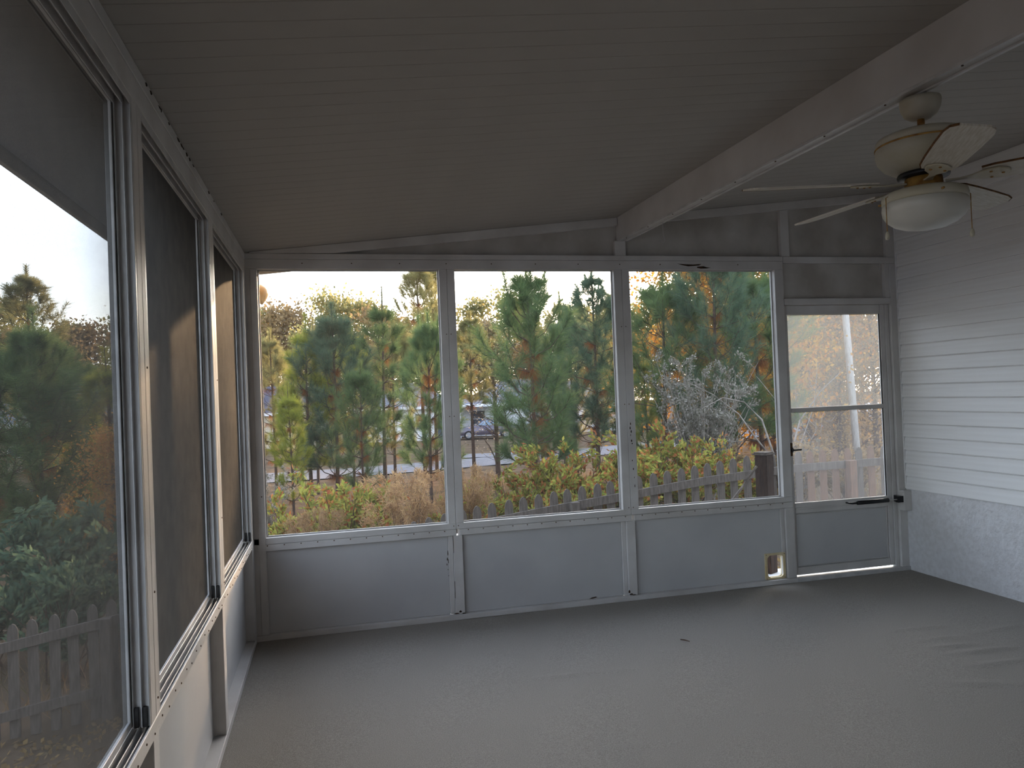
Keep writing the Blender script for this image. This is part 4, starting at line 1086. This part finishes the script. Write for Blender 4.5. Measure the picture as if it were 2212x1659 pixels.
# ------------------------------------------------------------------ houses, cars, pole
def house(name_label, x, y, w, d, wall, roof, rz=0., hip=True, eave=2.55, rise=2.0, parts=()):
    z = gz(x, y)
    h = empty('house', (x, y, z), rz); tag(h, name_label, 'house', 'houses across the road')
    MB().box(-w/2, w/2, 0, d, -.3, eave).build('wall', M[wall], h)
    o = .45; e = [(-w/2-o, -o, eave), (w/2+o, -o, eave), (w/2+o, d+o, eave), (-w/2-o, d+o, eave)]
    if hip: r = [(-w/2+d/2, d/2, eave+rise), (w/2-d/2, d/2, eave+rise)]
    else: r = [(-w/2-o, d/2, eave+rise), (w/2+o, d/2, eave+rise)]
    MB().add(e+r, [(0, 1, 5, 4), (1, 2, 5), (2, 3, 4, 5), (3, 0, 4), (3, 2, 1, 0)]).build('roof', M[roof], h)
    MB().box(-w/2-o-.02, w/2+o+.02, -o-.06, -o, eave-.14, eave+.06).build('gutter', M['house_white'], h)
    for p in parts:
        k, a, b, c, e2 = p
        if k == 'window':
            f = MB().box(a, b, -.05, .0, c, e2).build('window', M['house_white'], h)
            MB().box(a+.07, b-.07, -.07, -.051, c+.07, (c+e2)/2-.03).box(a+.07, b-.07, -.07, -.051, (c+e2)/2+.03, e2-.07).build('pane', M['winglass'], f)
        elif k == 'garage_door':
            f = MB().box(a, b, -.06, .0, c, e2).build('garage_door', M['house_white'], h)
            for i in range(4): MB().box(a+.05, b-.05, -.085, -.061, c+.04+i*(e2-c)/4, c+(i+1)*(e2-c)/4-.03).build('panel', M['house_white'], f)
        elif k == 'door':
            MB().box(a, b, -.06, 0, c, e2).build('door', M['winglass'], h)
        elif k == 'porch_post':
            MB().box(a, b, -2.0, -1.85, c, e2).build('porch_post', M['house_white'], h)
        elif k == 'porch_roof':
            MB().box(a, b, -2.2, 0, c, e2).build('porch_roof', M['house_white'], h)
house('cream house with a dark slate-blue hip roof by the corner post', -4.6, 50.5, 9.0, 7.5, 'house_cream', 'roof_dark', math.radians(-13), parts=(('window', 1.2, 2.2, .8, 2.1), ('window', 2.9, 3.9, .8, 2.1), ('window', -2.5, -1.2, .8, 2.1), ('door', -.4, .5, 0, 2.1)))
house('white house with a garage behind the slender pine', 6.2, 52.6, 7.4, 7.5, 'house_white', 'roof_grey', math.radians(-13), parts=(('garage_door', -3.2, -.4, 0, 2.15), ('window', .6, 1.5, .8, 2.1), ('door', 2.2, 3.1, 0, 2.1)))
house('white house with a porch post behind the parked car', 16.9, 54.0, 13.0, 8.0, 'house_white', 'roof_grey', math.radians(-13), parts=(('porch_post', -6.3, -6.1, -.3, 2.4), ('porch_post', -3.4, -3.2, -.3, 2.4), ('porch_roof', -6.5, -3.0, 2.4, 2.54), ('window', -5.4, -4.2, .7, 2.1), ('garage_door', .5, 3.6, 0, 2.15), ('window', 4.4, 5.5, .8, 2.1)))
house('tan house far behind the grey fluffy bush', 33.0, 50.0, 11.0, 8.0, 'house_tan', 'roof_grey', math.radians(-15), parts=(('window', -4.0, -2.8, .8, 2.1), ('door', -1.0, 0, 0, 2.1), ('window', 1.6, 2.8, .8, 2.1)))
house('house with a pale grey gable roof seen through the near side screen', -14.2, 42.0, 9.0, 8.0, 'house_tan', 'roof_grey', math.radians(24), False, 2.6, 2.6, parts=(('window', -2.5, -1.3, .8, 2.1), ('window', 1.0, 2.2, .8, 2.1)))

def build_car(label, x, y, rz, paint):
    c = empty('car', (x, y, gz(x, y)+.045), rz); tag(c, label, 'car')
    # side outline of a sedan, x forward
    body = [(-2.28, .42), (-2.30, .62), (-2.22, .90), (-1.75, .98), (1.0, .96), (1.75, .86), (2.22, .72), (2.30, .55), (2.26, .34), (1.86, .30), (1.80, .30), (-1.80, .30), (-2.2, .32)]
    MB().prism(body, 'y', -.86, .86).build('body', M[paint], c, .05, True)
    cab = [(-1.72, .975, .80), (1.02, .955, .80), (.30, 1.38, .62), (-.15, 1.45, .60), (-.85, 1.43, .60), (-1.30, 1.28, .64)]
    n = len(cab); v = [(a, -w, z) for a, z, w in cab] + [(a, w, z) for a, z, w in cab]
    cb = MB().add(v, [tuple(range(n)), tuple(range(2*n-1, n-1, -1))] + [(i, n+i, n+(i+1) % n, (i+1) % n) for i in range(n)]).build('cabin', M[paint], c)
    for s in (-1, 1):
        for q in ([(-1.35, 1.02, .795), (-.42, 1.01, .795), (-.42, 1.38, .635), (-.85, 1.37, .635), (-1.12, 1.27, .67)], [(-.34, 1.01, .795), (.78, 1.0, .795), (.24, 1.33, .655), (-.12, 1.39, .63), (-.34, 1.39, .63)]):
            MB().add([(a, s*(w+.012), z) for a, z, w in q], [tuple(range(len(q)))]).build('side_window', M['carglass'], c)
    MB().add([(.99, -.70, .985), (.99, .70, .985), (.36, .56, 1.365), (.36, -.56, 1.365)], [(0, 1, 2, 3)]).build('windscreen', M['carglass'], c)
    MB().add([(-1.70, -.70, 1.0), (-1.70, .70, 1.0), (-1.31, .56, 1.30), (-1.31, -.56, 1.30)], [(3, 2, 1, 0)]).build('rear_window', M['carglass'], c)
    for wx in (-1.38, 1.40):
        for s in (-1, 1):
            wv = MB().lathe([(.20, -.10), (.31, -.10), (.325, -.06), (.325, .06), (.31, .10), (.20, .10)], (wx, s*.80, .325), 24, 'y').build('wheel', M['tyre'], c)
            rim = MB().lathe([(.05, s*.09), (.195, s*.10), (.205, s*.112)], (wx, s*.80, .325), 20, 'y')
            r = rim.build('rim', M['rim'], wv)
            for k in range(5):
                t = 2*math.pi*k/5; p0 = Vector((wx+.05*math.cos(t), s*.915, .325+.05*math.sin(t))); p1 = Vector((wx+.19*math.cos(t), s*.915, .325+.19*math.sin(t)))
                MB().tube([p0, p1], .02, 4).build('spoke', M['rim'], wv)
    for s in (-.6, .6):
        MB().box(2.20, 2.29, s-.17, s+.17, .58, .70).build('headlight', M['litbulb'], c, .01)
        MB().box(-2.30, -2.24, s-.16, s+.16, .66, .80).build('tail_light', M['fence_red'], c, .01)
build_car('plum-grey sedan parked by the white porch post', 11.9, 50.3, math.radians(172), 'car')
build_car('white car at the hinge edge of the upper door glass', 43.0, 46.0, math.radians(10), 'car_white')

def build_pole():
    p = empty('utility_pole', (14.1, 12.3, gz(14.1, 12.3)-.3)); tag(p, 'pale grey utility pole seen through the upper door glass', 'pole'); p.rotation_euler = (0, math.radians(-2.6), 0)
    MB().lathe([(.095, 0), (.088, 4), (.080, 9.5), (.07, 9.6)], n=16).build('shaft', M['pole'], p, smooth=True)
    MB().box(-1.1, 1.1, .12, .20, 8.7, 8.82).build('crossarm', M['fence'], p)
    for x in (-.95, -.4, .4, .95): MB().lathe([(.03, 8.82), (.055, 8.86), (.035, 8.92), (.05, 8.96), (.01, 8.99)], (x, .16, 0), 10).build('insulator', M['rim'], p)
build_pole()
